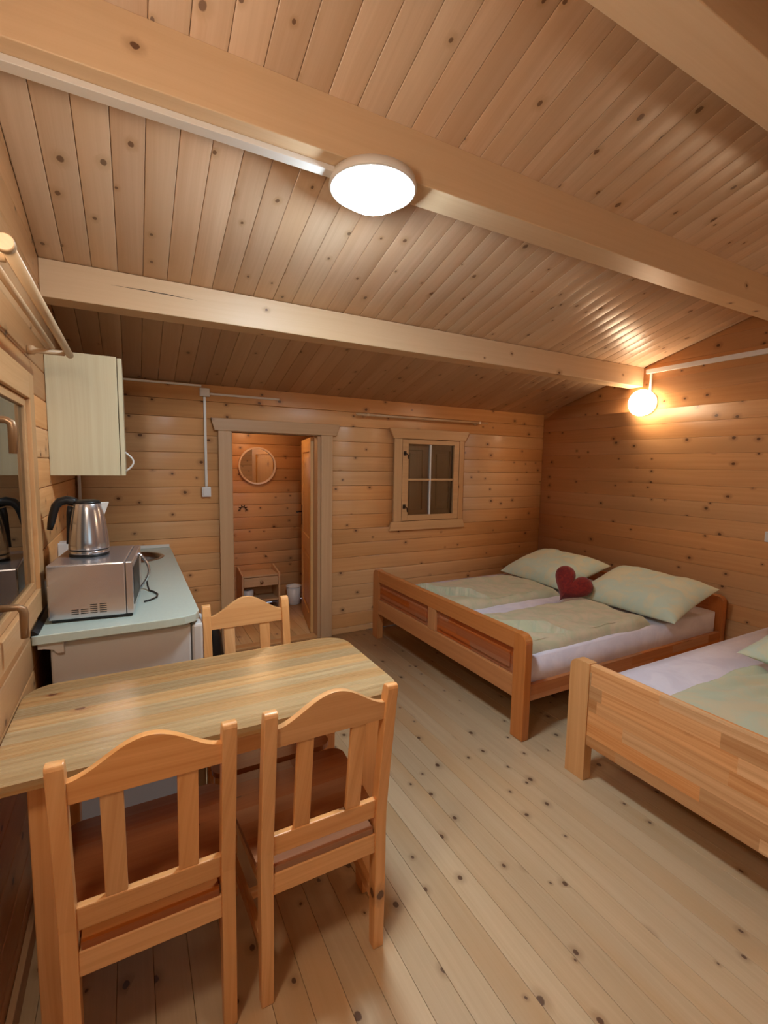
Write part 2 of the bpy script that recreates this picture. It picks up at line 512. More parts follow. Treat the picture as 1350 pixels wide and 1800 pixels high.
# ------------------------------------------------------------------ left wall with window
LY0, LY1, LZ0, LZ1 = 0.93, 2.13, 1.01, 1.73
lk = MB()
for (a, b, c, d) in ((YB - 0.06, LY0, 0, 2.0), (LY1, YF + 0.085, 0, 2.0), (LY0, LY1, 0, LZ0), (LY0, LY1, LZ1, 2.0)):
    lk.box(XL - 0.09, XL - 0.018, a, b, c, d)
lk.prism([(YB - 0.06, 2.0), (YF + 0.085, 2.0), (YF + 0.085, cz(YF)), (RY, RZ + 0.02), (YB - 0.06, cz(YB))], lambda a, b, d: (d, a, b), XL - 0.09, XL - 0.018)
wl = tag(lk.build('wall_left', MW), kind='structure')
def left_row(a, b):
    mid = (a + b) / 2
    ys, ye, ts, te = yend(a, -1), yend(a, 1), yend(b, -1), yend(b, 1)
    if LZ0 - 0.05 < mid < LZ1 + 0.05:
        board('wall_board', MW, wl, (XL, 0, a), (0, 1, 0), (0, 0, 1), (1, 0, 0), ys, LY0, b - a, ch=0.005, bulge=0.001)
        board('wall_board', MW, wl, (XL, 0, a), (0, 1, 0), (0, 0, 1), (1, 0, 0), LY1, ye, b - a, ch=0.005, bulge=0.001)
    else:
        board('wall_board', MW, wl, (XL, 0, a), (0, 1, 0), (0, 0, 1), (1, 0, 0), ys, ye, b - a, ch=0.005, bulge=0.001, slant=(ts, te))
courses(0.496, 0.0, RZ - 0.01, left_row)

# ------------------------------------------------------------------ back wall (behind the camera) with an added window for daylight fill
BX0, BX1, BZ0, BZ1 = -0.1, 1.1, 0.9, 1.85
bm_ = MB()
ya_, yb_ = YB - 0.08, YB - 0.018
bm_.box(XL - 0.06, BX0, ya_, yb_, 0, cz(YB) + 0.02); bm_.box(BX1, XR + 0.06, ya_, yb_, 0, cz(YB) + 0.02)
bm_.box(BX0, BX1, ya_, yb_, 0, BZ0); bm_.box(BX0, BX1, ya_, yb_, BZ1, cz(YB) + 0.02)
wb = tag(bm_.build('wall_back', MW), kind='structure')
def back_row(a, b):
    if BZ0 - 0.05 < (a + b) / 2 < BZ1 + 0.05:
        spans = ((XL, BX0), (BX1, XR))
    else:
        spans = ((XL, XR),)
    for p, q in spans:
        board('wall_board', MW, wb, (0, YB, a), (1, 0, 0), (0, 0, 1), (0, 1, 0), p, q, b - a, ch=0.005)
courses(0.433, 0.0, cz(YB), back_row)
bw = empty('window_fill', (0, YB, 0), label='added window in the wall behind the camera, for daylight fill', kind='structure')
for a, b in ((BX0 - 0.08, BX0 + 0.01), (BX1 - 0.01, BX1 + 0.08)):
    B(a, b, 0.0005, 0.02, BZ0 - 0.08, BZ1 + 0.08).build('casing', MT, bw, axis='z', bevel=0.003)
for a, b in ((BZ0 - 0.08, BZ0 + 0.01), (BZ1 - 0.01, BZ1 + 0.08)):
    B(BX0 + 0.01, BX1 - 0.01, 0.0005, 0.02, a, b).build('casing', MT, bw, bevel=0.003)
xm = (BX0 + BX1) / 2
for a, b in ((BX0 + 0.002, xm - 0.001), (xm + 0.001, BX1 - 0.002)):
    q = MB().box(a, a + 0.05, -0.05, -0.01, BZ0, BZ1).box(b - 0.05, b, -0.05, -0.01, BZ0, BZ1).box(a + 0.05, b - 0.05, -0.05, -0.01, BZ0, BZ0 + 0.05).box(a + 0.05, b - 0.05, -0.05, -0.01, BZ1 - 0.05, BZ1).build('sash', MT, bw, axis='z')
    B(a + 0.048, b - 0.048, -0.032, -0.028, BZ0 + 0.048, BZ1 - 0.048).build('pane', M_GLASS, q)

# ------------------------------------------------------------------ ceiling (two slopes)
ce = MB()
for s_ in (1, -1):
    ye = YF + 0.10 if s_ > 0 else YB - 0.10
    pts = [(RY, RZ + 0.018), (ye, RZ - SL * abs(ye - RY) + 0.018)]
    ce.hexa([(XL - 0.1, pts[0][0], pts[0][1]), (XR + 0.1, pts[0][0], pts[0][1]), (XR + 0.1, pts[1][0], pts[1][1]), (XL - 0.1, pts[1][0], pts[1][1])],
            [(XL - 0.1, pts[0][0], pts[0][1] + 0.05), (XR + 0.1, pts[0][0], pts[0][1] + 0.05), (XR + 0.1, pts[1][0], pts[1][1] + 0.05), (XL - 0.1, pts[1][0], pts[1][1] + 0.05)])
ceil = tag(ce.build('ceiling', MC), kind='structure')
CP = 0.1045
ln = math.hypot(1, SL)
x = -0.235 - CP
while x < XR:
    x0, x1 = max(x, XL), min(x + CP, XR)
    if x1 - x0 > 0.015:
        board('ceiling_board', MC, ceil, (x0, RY, RZ), (0, 1, -SL), (1, 0, 0), (0, -SL, -1), 0.0, (YF - RY) * ln, x1 - x0, ch=0.0032, gap=0.0008, bulge=0.0006)
        board('ceiling_board', MC, ceil, (x0, RY, RZ), (0, -1, -SL), (1, 0, 0), (0, SL, -1), 0.0, (RY - YB) * ln, x1 - x0, ch=0.0032, gap=0.0008, bulge=0.0006)
    x += CP

# ------------------------------------------------------------------ beams
def beam(y0, y1, zb, label, lean=0.0):
    zt0, zt1 = cz(y0) - 0.001, cz(y1) - 0.001
    m = MB().hexa([(XL, y0, zb), (XR, y0, zb), (XR, y1, zb), (XL, y1, zb)], [(XL, y0, zt0), (XR, y0, zt0), (XR, y1, zt1), (XL, y1, zt1)])
    return tag(m.build('ceiling_beam', MB_, bevel=0.003), label=label, kind='structure')
bm2 = beam(2.616, 2.743, cz(2.616) - 0.164, 'pale wooden purlin nearest the far wall, meeting the right wall above the globe lamp')
ck_ = [(-0.057, 2.319), (0.06, 2.3185), (0.18, 2.3165), (0.32, 2.3135), (0.18, 2.3205), (0.06, 2.3215)]
MB().prism(ck_, lambda a, b, d: (a, d, b), 2.6152, 2.6165).build('drying_crack', M_IRON, bm2)
beam(1.533, 1.665, cz(1.533) - 0.176, 'pale wooden purlin carrying the round ceiling lamp')
beam(0.79, 0.935, 2.70, 'thick ridge beam at the top right corner, nearest the camera')
beam(0.06, 0.19, cz(0.06) - 0.176, 'wooden purlin behind the camera on the back slope')

# ------------------------------------------------------------------ baseboard left
tag(B(XL + 0.0005, XL + 0.018, YB, 2.02, 0.0, 0.07).build('baseboard_left', MT, axis='y', bevel=0.003), kind='structure')

# ------------------------------------------------------------------ door frame and door
df = tag(MB().box(DX0 - 0.02, DX0 + 0.012, YF + 0.0, YF + 0.10, 0, DZ + 0.01).build('door_1', MT, axis='z'), kind='structure', label='open doorway to the side room with planed wooden casing')
B(DX1 - 0.012, DX1 + 0.02, YF, YF + 0.10, 0, DZ + 0.01).build('jamb', MT, df, axis='z')
B(DX0 - 0.02, DX1 + 0.02, YF, YF + 0.10, DZ, DZ + 0.03).build('jamb', MT, df)
B(0.579, 0.676, YF - 0.024, YF - 0.0005, 0.0, DZ + 0.006).build('casing', MT, df, axis='z', bevel=0.003)
B(1.398, 1.498, YF - 0.024, YF - 0.0005, 0.0, DZ + 0.006).build('casing', MT, df, axis='z', bevel=0.003)
MB().prism([(0.553, DZ + 0.006), (1.53, DZ + 0.006), (1.562, DZ + 0.098), (0.528, DZ + 0.098)], lambda a, b, d: (a, d, b), YF - 0.030, YF - 0.0005).build('head_casing', MT, df, bevel=0.003)
B(DX0 + 0.012, DX1 - 0.012, YF + 0.005, YF + 0.095, 0.0005, 0.016).build('threshold', MFA, df, bevel=0.004)
# leaf, hinged on the right jamb, swung into the side room
hx, hy = 1.366, YF + 0.105
ang = math.atan2(4.53 - hy, 1.515 - hx)
leaf = empty('door_2', (hx, hy, 0), ang, label='panelled pine door swung open into the side room', kind='structure')
LW, LT = 0.70, 0.036
B(0, 0.10, -LT / 2, LT / 2, 0.012, 1.73).build('stile', MDO, leaf, axis='z', bevel=0.002)
B(LW - 0.10, LW, -LT / 2, LT / 2, 0.012, 1.73).build('stile', MDO, leaf, axis='z', bevel=0.002)
for a, b in ((0.012, 0.16), (0.70, 0.84), (1.61, 1.73)):
    B(0.10, LW - 0.10, -LT / 2, LT / 2, a, b).build('rail', MDO, leaf, bevel=0.002)
for a, b in ((0.16, 0.70), (0.84, 1.61)):
    m = B(0.10, LW - 0.10, -0.006, 0.006, a, b)
    m.box(0.145, LW - 0.145, -0.014, 0.014, a + 0.045, b - 0.045)
    m.build('panel', MDO, leaf, axis='z', bevel=0.004)
for sy in (1, -1):
    hd = B(LW - 0.075, LW - 0.035, min(sy * LT / 2, sy * (LT / 2 + 0.005)), max(sy * LT / 2, sy * (LT / 2 + 0.005)), 0.90, 1.10).build('door_plate', M_IRON, leaf, bevel=0.002)
    MB().tube([(LW - 0.055, sy * LT / 2, 1.03), (LW - 0.055, sy * (LT / 2 + 0.05), 1.03), (LW - 0.075, sy * (LT / 2 + 0.056), 1.03), (LW - 0.17, sy * (LT / 2 + 0.056), 1.035)], 0.008, 10).build('door_handle', M_IRON, hd)
for z in (0.25, 1.5):
    MB().lathe([(0.008, z - 0.04), (0.008, z + 0.04)], -0.006, -LT / 2, 12).build('hinge', M_IRON, leaf)

# ------------------------------------------------------------------ side room
AX0, AX1, AY1, AZ = 0.28, 1.85, 4.95, 1.98
ay0 = YF + 0.087
af = tag(B(AX0, AX1, ay0, AY1 + 0.05, -0.12, -0.02).build('floor_side', M_DARK), kind='structure')
x = AX0
while x < AX1 - 0.02:
    x1 = min(x + 0.0955, AX1)
    board('floorboard', MFA, af, (x1, 0, 0), (0, 1, 0), (-1, 0, 0), (0, 0, 1), YF + 0.001, AY1, x1 - x, ch=0.0022, gap=0.0008, bulge=0.0003)
    x += 0.0955
aw = tag(B(AX0 - 0.05, AX1 + 0.05, AY1 + 0.018, AY1 + 0.06, 0, AZ + 0.03).build('wall_side_far', MW), kind='structure')
courses(0.433, 0.0, AZ, lambda a, b: board('wall_board', MW, aw, (0, AY1, a), (1, 0, 0), (0, 0, 1), (0, -1, 0), AX0, AX1, b - a, ch=0.005))
al = tag(B(AX0 - 0.05, AX0 - 0.018, ay0, AY1 + 0.018, 0, AZ + 0.03).build('wall_side_left', MW, axis='y'), kind='structure')
courses(0.496, 0.0, AZ, lambda a, b: board('wall_board', MW, al, (AX0, 0, a), (0, 1, 0), (0, 0, 1), (1, 0, 0), ay0, AY1, b - a, ch=0.005))
ar = tag(B(AX1 + 0.018, AX1 + 0.05, ay0, AY1 + 0.018, 0, AZ + 0.03).build('wall_side_right', MW, axis='y'), kind='structure')
courses(0.496, 0.0, AZ, lambda a, b: board('wall_board', MW, ar, (AX1, 0, a), (0, 1, 0), (0, 0, 1), (-1, 0, 0), ay0, AY1, b - a, ch=0.005))
tag(B(AX0 - 0.05, AX1 + 0.05, ay0, AY1 + 0.06, AZ, AZ + 0.03).build('ceiling_side', MC, axis='y'), kind='structure')
lp = empty('side_room_lamp', (1.02, 4.30, AZ), label='small round warm ceiling lamp in the side room', cat='lamp')
MB().lathe([(0.07, -0.02), (0.07, -0.001)], 0, 0, 24).build('lamp_base', M_WHITE, lp)
MB().lathe([(0.004, -0.125), (0.03, -0.12), (0.055, -0.10), (0.068, -0.07), (0.066, -0.04), (0.05, -0.02)], 0, 0, 24).build('globe', M_L4, lp)

# mirror on the side room wall
mi = empty('round_mirror', (1.155, AY1, 1.475), label='round wall mirror with thin cream rim in the side room', cat='mirror')
def disc_y(r0, r1, ya, yb, n=48):
    m = MB()
    o = [(r1 * math.cos(2 * PI * i / n), r1 * math.sin(2 * PI * i / n)) for i in range(n)]
    h = [[(r0 * math.cos(2 * PI * i / n), r0 * math.sin(2 * PI * i / n)) for i in range(n)]] if r0 else []
    m.prism(o, lambda a, b, d: (a, d, b), ya, yb, h)
    return m
disc_y(0.177, 0.195, -0.030, -0.001).build('mirror_rim', M_CFRAME, mi, bevel=0.003)
disc_y(0, 0.177, -0.016, -0.012).build('mirror_glass', M_MIRROR, mi)
# little sunburst hook below it
hk = empty('wall_hook', (1.005, AY1, 1.02), label='small dark sunburst-shaped wall hook below the round mirror', cat='hook')
m = MB()
for i in range(6):
    a = math.radians(-5 + 38 * i)
    m.tube([(0.028 * math.cos(a), -0.008, 0.028 * math.sin(a)), (0.052 * math.cos(a), -0.014, 0.052 * math.sin(a))], [0.006, 0.0035], 8)
m.build('rays', M_IRON, hk)
MB().tube([(0.03 * math.cos(math.radians(q)), -0.006, 0.03 * math.sin(math.radians(q))) for q in range(-40, 191, 15)], 0.004, 8).build('arc', M_IRON, hk)

# nightstand
ns = empty('nightstand', (1.12, 4.79, 0), label='small pine nightstand with one drawer below the round mirror', cat='nightstand')
for sx in (-1, 1):
    x0 = 0.175 * sx
    MB().prism([(-0.13, 0.0), (0.14, 0.0), (0.14, 0.43), (0.10, 0.43), (-0.13, 0.385)], lambda a, b, d: (d, a, b), x0, x0 + 0.018 * sx).build('side_panel', MNS, ns, axis='z', bevel=0.002)
B(-0.174, 0.174, -0.12, 0.14, 0.358, 0.374).build('top_panel', MNS, ns, bevel=0.002)
d = B(-0.172, 0.172, -0.125, -0.108, 0.262, 0.352).build('drawer', MNS, ns, bevel=0.002)
MB().lathe([(0.004, 0.0), (0.008, 0.006), (0.016, 0.014), (0.017, 0.022), (0.008, 0.028)], 0, 0, 16).build('drawer_knob', M_BRONZE, d)
kn = [q for q in bpy.data.objects if q.name.startswith('drawer_knob')][0]
kn.rotation_euler = (PI / 2, 0, 0); kn.location = (0, -0.1253, 0.305)
B(-0.174, 0.174, -0.12, 0.14, 0.10, 0.116).build('shelf', MNS, ns, bevel=0.002)
B(-0.174, 0.174, 0.132, 0.14, 0.116, 0.358).build('back_panel', MNS, ns)
rl = tag(MB().lathe([(0.02, 0), (0.055, 0), (0.055, 0.10), (0.02, 0.10), (0.02, 0.0)], 0, 0, 28, False, False).build('paper_roll', M_WHITE, loc=(1.00, 4.74, 0.117)), label='white paper roll standing on the nightstand shelf', cat='paper roll')
# bin
bn = empty('waste_bin', (1.50, 4.80, 0), label='small white plastic waste bin between nightstand and open door', cat='bin')
MB().lathe([(0.062, 0.0), (0.064, 0.002), (0.080, 0.19), (0.077, 0.19), (0.060, 0.01)], 0, 0, 32, True, True).build('bucket', M_WHITE, bn)
MB().tube([(0.082 * math.cos(2 * PI * i / 32), 0.082 * math.sin(2 * PI * i / 32), 0.192) for i in range(33)], 0.004, 8).build('rim', M_WHITE, bn)

# ------------------------------------------------------------------ far window
wn = empty('window_1', (0, YF, 0), label='small wooden window with four panes and closed shutters above the double bed', kind='structure')
MB().prism([(2.092, 1.747), (2.895, 1.747), (2.943, 1.838), (2.044, 1.838)], lambda a, b, d: (a, d, b), -0.028, -0.0005).build('head_casing', MTW, wn, bevel=0.003)
MB().prism([(2.078, 0.985), (2.888, 0.985), (2.912, 0.902), (2.056, 0.902)], lambda a, b, d: (a, d, b), -0.028, -0.0005).build('sill', MTW, wn, bevel=0.003)
B(2.100, 2.180, -0.024, -0.0005, 0.9855, 1.7465).build('casing', MTW, wn, axis='z', bevel=0.003)
B(2.830, 2.885, -0.024, -0.0005, 0.9855, 1.7465).build('casing', MTW, wn, axis='z', bevel=0.003)
B(WX0 - 0.01, WX0 + 0.012, 0, 0.084, WZ0, WZ1).build('frame_side', MTW, wn, axis='z')
B(WX1 - 0.012, WX1 + 0.005, 0, 0.084, WZ0, WZ1).build('frame_side', MTW, wn, axis='z')
sa = MB()
sa.box(2.186, 2.25, -0.02, 0.022, 0.99, 1.742); sa.box(2.768, 2.826, -0.02, 0.022, 0.99, 1.742)
sa.box(2.25, 2.768, -0.02, 0.022, 0.99, 1.042); sa.box(2.25, 2.768, -0.02, 0.022, 1.702, 1.742)
sash = sa.build('sash', MTW, wn, bevel=0.002)
B(2.494, 2.509, -0.008, 0.016, 1.042, 1.702).build('muntin', M_WHITE, sash, axis='z')
B(2.25, 2.768, -0.0075, 0.0155, 1.363, 1.381).build('muntin', MTW, sash)
for a, b in ((2.25, 2.491), (2.512, 2.768)):
    for c, d in ((1.042, 1.363), (1.381, 1.702)):
        B(a, b, 0.002, 0.006, c, d).build('pane', M_GLASS, sash)
for z in (1.613, 1.125):
    m = B(2.196, 2.224, -0.024, -0.0205, z - 0.02, z + 0.02)
    m.tube([(2.205, -0.023, z), (2.208, -0.045, z), (2.225, -0.048, z - 0.012), (2.232, -0.045, z - 0.05)], 0.005, 8)
    m.build('window_latch', M_IRON, sash)
for a, b in ((WX0 + 0.013, 2.499), (2.504, WX1 - 0.013)):
    sh = MB()
    sh.box(a, b, 0.050, 0.058, WZ0, WZ1)
    sh.box(a, a + 0.07, 0.034, 0.050, WZ0, WZ1); sh.box(b - 0.058, b, 0.034, 0.050, WZ0, WZ1)
    sh.box(a + 0.07, b - 0.058, 0.034, 0.050, WZ0, WZ0 + 0.10); sh.box(a + 0.07, b - 0.058, 0.034, 0.050, WZ1 - 0.10, WZ1)
    sh.box(a + 0.10, b - 0.10, 0.041, 0.050, WZ0 + 0.13, WZ1 - 0.13)
    sh.build('shutter', MSH, wn, axis='z', bevel=0.002)
bl = MB().tube([(2.508, 0.026, 1.05), (2.508, 0.026, 1.28)], 0.006, 8)
bl.box(2.50, 2.535, 0.024, 0.033, 1.34, 1.36); bl.box(2.522, 2.532, 0.022, 0.033, 1.30, 1.41)
bl.build('shutter_bolt', M_STEEL, wn)
# rod over the far window
rd = empty('curtain_rod', (0, YF, 1.93), label='thin wooden curtain rod on pegs above the far window', cat='curtain rod')
MB().tube([(1.69, -0.075, 0), (3.12, -0.075, 0)], 0.010, 12).build('rod', MROD, rd)
for px in (1.80, 3.02):
    MB().tube([(px, -0.001, 0), (px, -0.012, 0), (px, -0.02, 0), (px, -0.085, 0)], [0.02, 0.02, 0.012, 0.012], 12).build('peg', MROD, rd)

# ------------------------------------------------------------------ left window
lw = empty('window_2', (XL, 0, 0), label='wooden casement window with two bronze handles on the left wall', kind='structure')
B(0.0005, 0.018, LY1 - 0.01, LY1 + 0.075, LZ0 - 0.075, LZ1 + 0.085).build('casing', MTW, lw, axis='z', bevel=0.003)
B(0.0005, 0.018, LY0 - 0.075, LY0 + 0.01, LZ0 - 0.075, LZ1 + 0.085).build('casing', MTW, lw, axis='z', bevel=0.003)
B(0.0005, 0.018, LY0 + 0.01, LY1 - 0.01, LZ1 - 0.01, LZ1 + 0.085).build('head_casing', MTW, lw, axis='y', bevel=0.003)
B(0.0005, 0.018, LY0 + 0.01, LY1 - 0.01, LZ0 - 0.075, LZ0 + 0.01).build('sill', MTW, lw, axis='y', bevel=0.003)
MB().box(-0.088, 0, LY0 - 0.0, LY0 + 0.02, LZ0, LZ1).box(-0.088, 0, LY1 - 0.02, LY1, LZ0, LZ1).box(-0.088, 0, LY0 + 0.02, LY1 - 0.02, LZ0, LZ0 + 0.02).box(-0.088, 0, LY0 + 0.02, LY1 - 0.02, LZ1 - 0.02, LZ1).build('frame', MTW, lw, axis='z')
ymid = 1.53
for a, b in ((LY0 + 0.012, ymid - 0.001), (ymid + 0.001, LY1 - 0.012)):
    s_ = MB()
    st = 0.030
    za, zb = LZ0 + 0.012, LZ1 - 0.012
    s_.box(-0.030, 0.004, a, a + st, za, zb); s_.box(-0.030, 0.004, b - st, b, za, zb)
    s_.box(-0.030, 0.004, a + st, b - st, za, za + 0.028); s_.box(-0.030, 0.004, a + st, b - st, zb - 0.028, zb)
    so = s_.build('sash', MTW, lw, axis='y', bevel=0.002)
    B(-0.010, -0.006, a + st - 0.003, b - st + 0.003, za + 0.026, zb - 0.026).build('pane', M_GLASS, so)
for z in (1.60, 1.112):
    hb = B(0.004, 0.008, ymid - 0.028, ymid - 0.004, z - 0.035, z + 0.035).build('handle_plate', M_BRONZE, lw, bevel=0.002)
    MB().tube([(0.008, ymid - 0.016, z), (0.055, ymid - 0.016, z), (0.066, ymid - 0.016, z - 0.008), (0.068, ymid - 0.016, z - 0.02), (0.066, ymid - 0.016, z - 0.085)], [0.010, 0.009, 0.011, 0.011, 0.009], 12, flat=1.0).build('window_handle', M_BRONZE, hb)
# unseen closed shutters, added to keep the outside dark behind the panes
for a, b in ((LY0 + 0.02, ymid - 0.002), (ymid + 0.002, LY1 - 0.02)):
    B(-0.085, -0.065, a, b, LZ0 + 0.02, LZ1 - 0.02).build('shutter', MSH, lw, axis='z', bevel=0.002)

# double curtain rod over the left window
cr_ = empty('curtain_rod', (XL, 0, 1.913), label='double wooden curtain rod on long pegs over the left wall window', cat='curtain rod')
for dx, dz_, ya_, yb_, r in ((0.132, 0.0, 1.19, 2.26, 0.013), (0.078, 0.019, 1.16, 2.24, 0.009)):
    MB().tube([(dx, ya_, dz_), (dx, yb_, dz_)], r, 20).build('rod', MROD, cr_, axis='y')
    MB().tube([(dx, ya_ - 0.020, dz_), (dx, ya_ - 0.018, dz_), (dx, ya_ - 0.0005, dz_)], [r * 1.15, r * 1.3, r * 1.3], 20).build('end_knob', MT, cr_, axis='y')
for py in (2.235, 1.26):
    MB().tube([(0.001, py, 0), (0.02, py, 0), (0.028, py, 0), (0.118, py, 0)], [0.017, 0.017, 0.010, 0.010], 14).build('peg', MROD, cr_)

# ------------------------------------------------------------------ cable ducts and boxes
def duct(name, x0, x1, y0, y1, z0, z1, label, group=None):
    return tag(B(x0, x1, y0, y1, z0, z1).build(name, M_CABLE, axis='x', bevel=0.0015), label=label, cat='cable duct', group=group)
zb1 = cz(1.533) - 0.176
duct('cable_duct', XL + 0.001, 0.648, 1.590, 1.632, zb1 - 0.019, zb1 - 0.0005, 'white cable duct under the purlin running to the ceiling lamp')
duct('cable_duct', XL + 0.3, 0.47, YF - 0.014, YF - 0.0005, 2.052, 2.066, 'thin white cable duct under the ceiling between wall cabinet and junction box')
duct('cable_duct', 0.527, 1.048, YF - 0.014, YF - 0.0005, 1.998, 2.013, 'short thin white cable duct to the right of the junction box')
duct('cable_duct', 0.481, 0.499, YF - 0.014, YF - 0.0005, 1.322, 1.982, 'vertical white cable duct between junction box and light switch')
duct('cable_duct', XL + 0.012, XL + 0.03, YF - 0.014, YF - 0.0005, 0.95, 1.98, 'vertical white cable duct in the corner behind the kettle')
duct('cable_duct', XR - 0.022, XR - 0.0005, YB + 0.1, 2.585, 2.325, 2.362, 'white cable duct running along the right wall above the globe lamp')
duct('cable_duct', XR - 0.014, XR - 0.0005, 2.535, 2.553, 2.155, 2.3245, 'short vertical white cable duct down to the globe lamp')
jb = empty('junction_box', (0.49, YF, 2.013), label='square white junction box under the ceiling left of the doorway', cat='junction box')
B(-0.035, 0.035, -0.030, -0.0005, -0.030, 0.030).build('box', M_CABLE, jb, bevel=0.003)
B(-0.030, 0.030, -0.034, -0.0301, -0.025, 0.025).build('lid', M_CABLE, jb, bevel=0.002)
sw = empty('light_switch', (0.488, YF, 1.282), label='square white surface light switch left of the doorway', cat='switch')
B(-0.032, 0.032, -0.030, -0.0005, -0.037, 0.037).build('housing', M_WHITE, sw, bevel=0.004)
B(-0.024, 0.024, -0.035, -0.0301, -0.028, 0.028).build('rocker', M_WHITE, sw, bevel=0.002)
sw2 = empty('light_switch', (XR, 1.57, 1.04), label='white light switch on the right wall at the edge of the picture', cat='switch')
B(-0.030, -0.0005, -0.04, 0.04, -0.037, 0.037).build('housing', M_WHITE, sw2, bevel=0.004)
B(-0.035, -0.0301, -0.028, 0.028, -0.028, 0.028).build('rocker', M_WHITE, sw2, bevel=0.002)
ol = empty('power_outlet', (XL, 2.78, 1.06), label='white surface power outlet on the left wall behind the microwave', cat='power outlet')
B(0.0005, 0.045, -0.045, 0.045, -0.035, 0.035).build('housing', M_WHITE, ol, bevel=0.004)
disc = MB().tube([(0.0455, 0, 0), (0.049, 0, 0)], [0.024, 0.022], 20).build('socket_face', M_WHITE, ol)

# ------------------------------------------------------------------ lamps
cl = empty('ceiling_lamp', (0.797, 1.60, zb1), label='round glowing cool white ceiling lamp on the purlin', cat='lamp')
MB().lathe([(0.002, -0.0008), (0.135, -0.001), (0.153, -0.004), (0.158, -0.030), (0.153, -0.036), (0.144, -0.036), (0.143, -0.004), (0.002, -0.0035)], 0, 0, 48, False, False).build('lamp_rim', M_CABLE, cl)
MB().lathe([(0.0015, -0.106), (0.02, -0.102), (0.05, -0.092), (0.08, -0.079), (0.11, -0.061), (0.132, -0.044), (0.1425, -0.031), (0.1425, -0.005)], 0, 0, 48).build('glass_dome', M_L1, cl)
def wall_globe(loc, sgn, mat, label):
    e = empty('wall_lamp', loc, label=label, cat='lamp')
    b = MB().tube([(0.001 * sgn, 0, 0), (0.018 * sgn, 0, 0)], [0.105, 0.10], 36)
    b.build('lamp_base', M_CABLE, e)
    p, r = [], []
    for i in range(13):
        a = PI * (0.10 + 0.90 * i / 12)
        p.append(((0.062 - 0.062 * math.cos(a) + 0.018 - 0.002) * sgn, 0, 0)); r.append(max(0.112 * math.sin(a) if a > PI / 2 else 0.112 * (0.80 + 0.20 * math.sin(a)), 0.002))
    MB().tube(p, r, 36).build('glass_globe', mat, e)
    return e
wall_globe((XR, 2.575, 2.075), -1, M_L2, 'glowing warm round globe lamp on the right wall below the purlin end')
wall_globe((XR, -0.30, 2.07), -1, M_L5, 'warm round globe lamp on the right wall behind the camera')
wall_globe((XL, 0.56, 1.95), 1, M_L3, 'warm round globe lamp on the left wall beside the camera')

# ------------------------------------------------------------------ wall cabinet
wc = empty('wall_cabinet', (XL, 2.63, 1.43), label='pale laminate kitchen wall cabinet hanging above the worktop', cat='cabinet')
B(0.001, 0.284, 0, 0.018, 0, 0.565).build('side_panel', MCAB, wc, axis='z', bevel=0.001)
B(0.001, 0.284, 0.582, 0.60, 0, 0.565).build('side_panel', MCAB, wc, axis='z', bevel=0.001)
B(0.001, 0.284, 0.018, 0.582, 0, 0.018).build('bottom_panel', MCAB, wc, axis='y')
B(0.001, 0.284, 0.018, 0.582, 0.547, 0.565).build('top_panel', MCAB, wc, axis='y')
B(0.001, 0.006, 0.018, 0.582, 0.018, 0.547).build('back_panel', MCAB, wc, axis='z')
dr = B(0.287, 0.306, 0.001, 0.599, 0.0, 0.560).build('door', MCAB, wc, axis='z', bevel=0.0015)
MB().tube([(0.306, 0.06, 0.020)] + [(0.306 + 0.036 * math.sin(PI * q / 10), 0.06, 0.020 + 0.095 * q / 10) for q in range(1, 10)] + [(0.306, 0.06, 0.115)], 0.0045, 10).build('handle', M_WHITE, dr)

# ------------------------------------------------------------------ kitchen counter
kz = 0.88
SX, SY, SR = -0.03, 3.39, 0.185
wt = MB()
out = [(XL + 0.001, 1.985), (0.10, 1.985), (0.17, 1.993), (0.215, 2.02), (0.232, 2.07), (0.232, YF - 0.001), (XL + 0.001, YF - 0.001)]
hole = [(SX + SR * math.cos(2 * PI * i / 40), SY + SR * math.sin(2 * PI * i / 40)) for i in range(40)]
wt.prism(out, lambda a, b, d: (a, b, d), kz - 0.034, kz, [hole])
wk = tag(wt.build('worktop', M_WORK, axis='y', bevel=0.003), label='grey-green laminate kitchen worktop with a cut corner along the left wall', cat='worktop')
sk = empty('sink', (SX, SY, kz), label='round stainless steel sink set into the kitchen worktop', cat='sink')
MB().lathe([(SR + 0.018, 0.0005), (SR + 0.016, 0.003), (SR + 0.002, 0.004), (SR - 0.006, 0.001), (SR - 0.012, -0.03), (SR - 0.022, -0.12), (SR - 0.05, -0.145), (0.03, -0.15), (0.001, -0.151)], 0, 0, 48, False, False).build('basin', M_SINK, sk)
MB().lathe([(0.001, -0.147), (0.03, -0.147), (0.034, -0.149)], 0, 0, 20, False, False).build('drain', M_STEEL, sk)
tag(B(-0.02, 0.225, YF - 0.014, YF - 0.0005, kz + 0.0005, kz + 0.022).build('edge_strip', M_CABLE, bevel=0.002), label='white sealing strip where the worktop meets the far wall', cat='strip')
tag(MB().prism([(0.0005, 0.0005), (0.030, 0.0005), (0.030, 0.006), (0.010, 0.030), (0.0005, 0.030)], lambda a, b, d: (XL + a * 0.7, d, kz + b * 0.6), 1.99, YF - 0.02).build('edge_strip', M_BLACK, axis='y'), label='dark sealing strip between worktop and left wall', cat='strip')
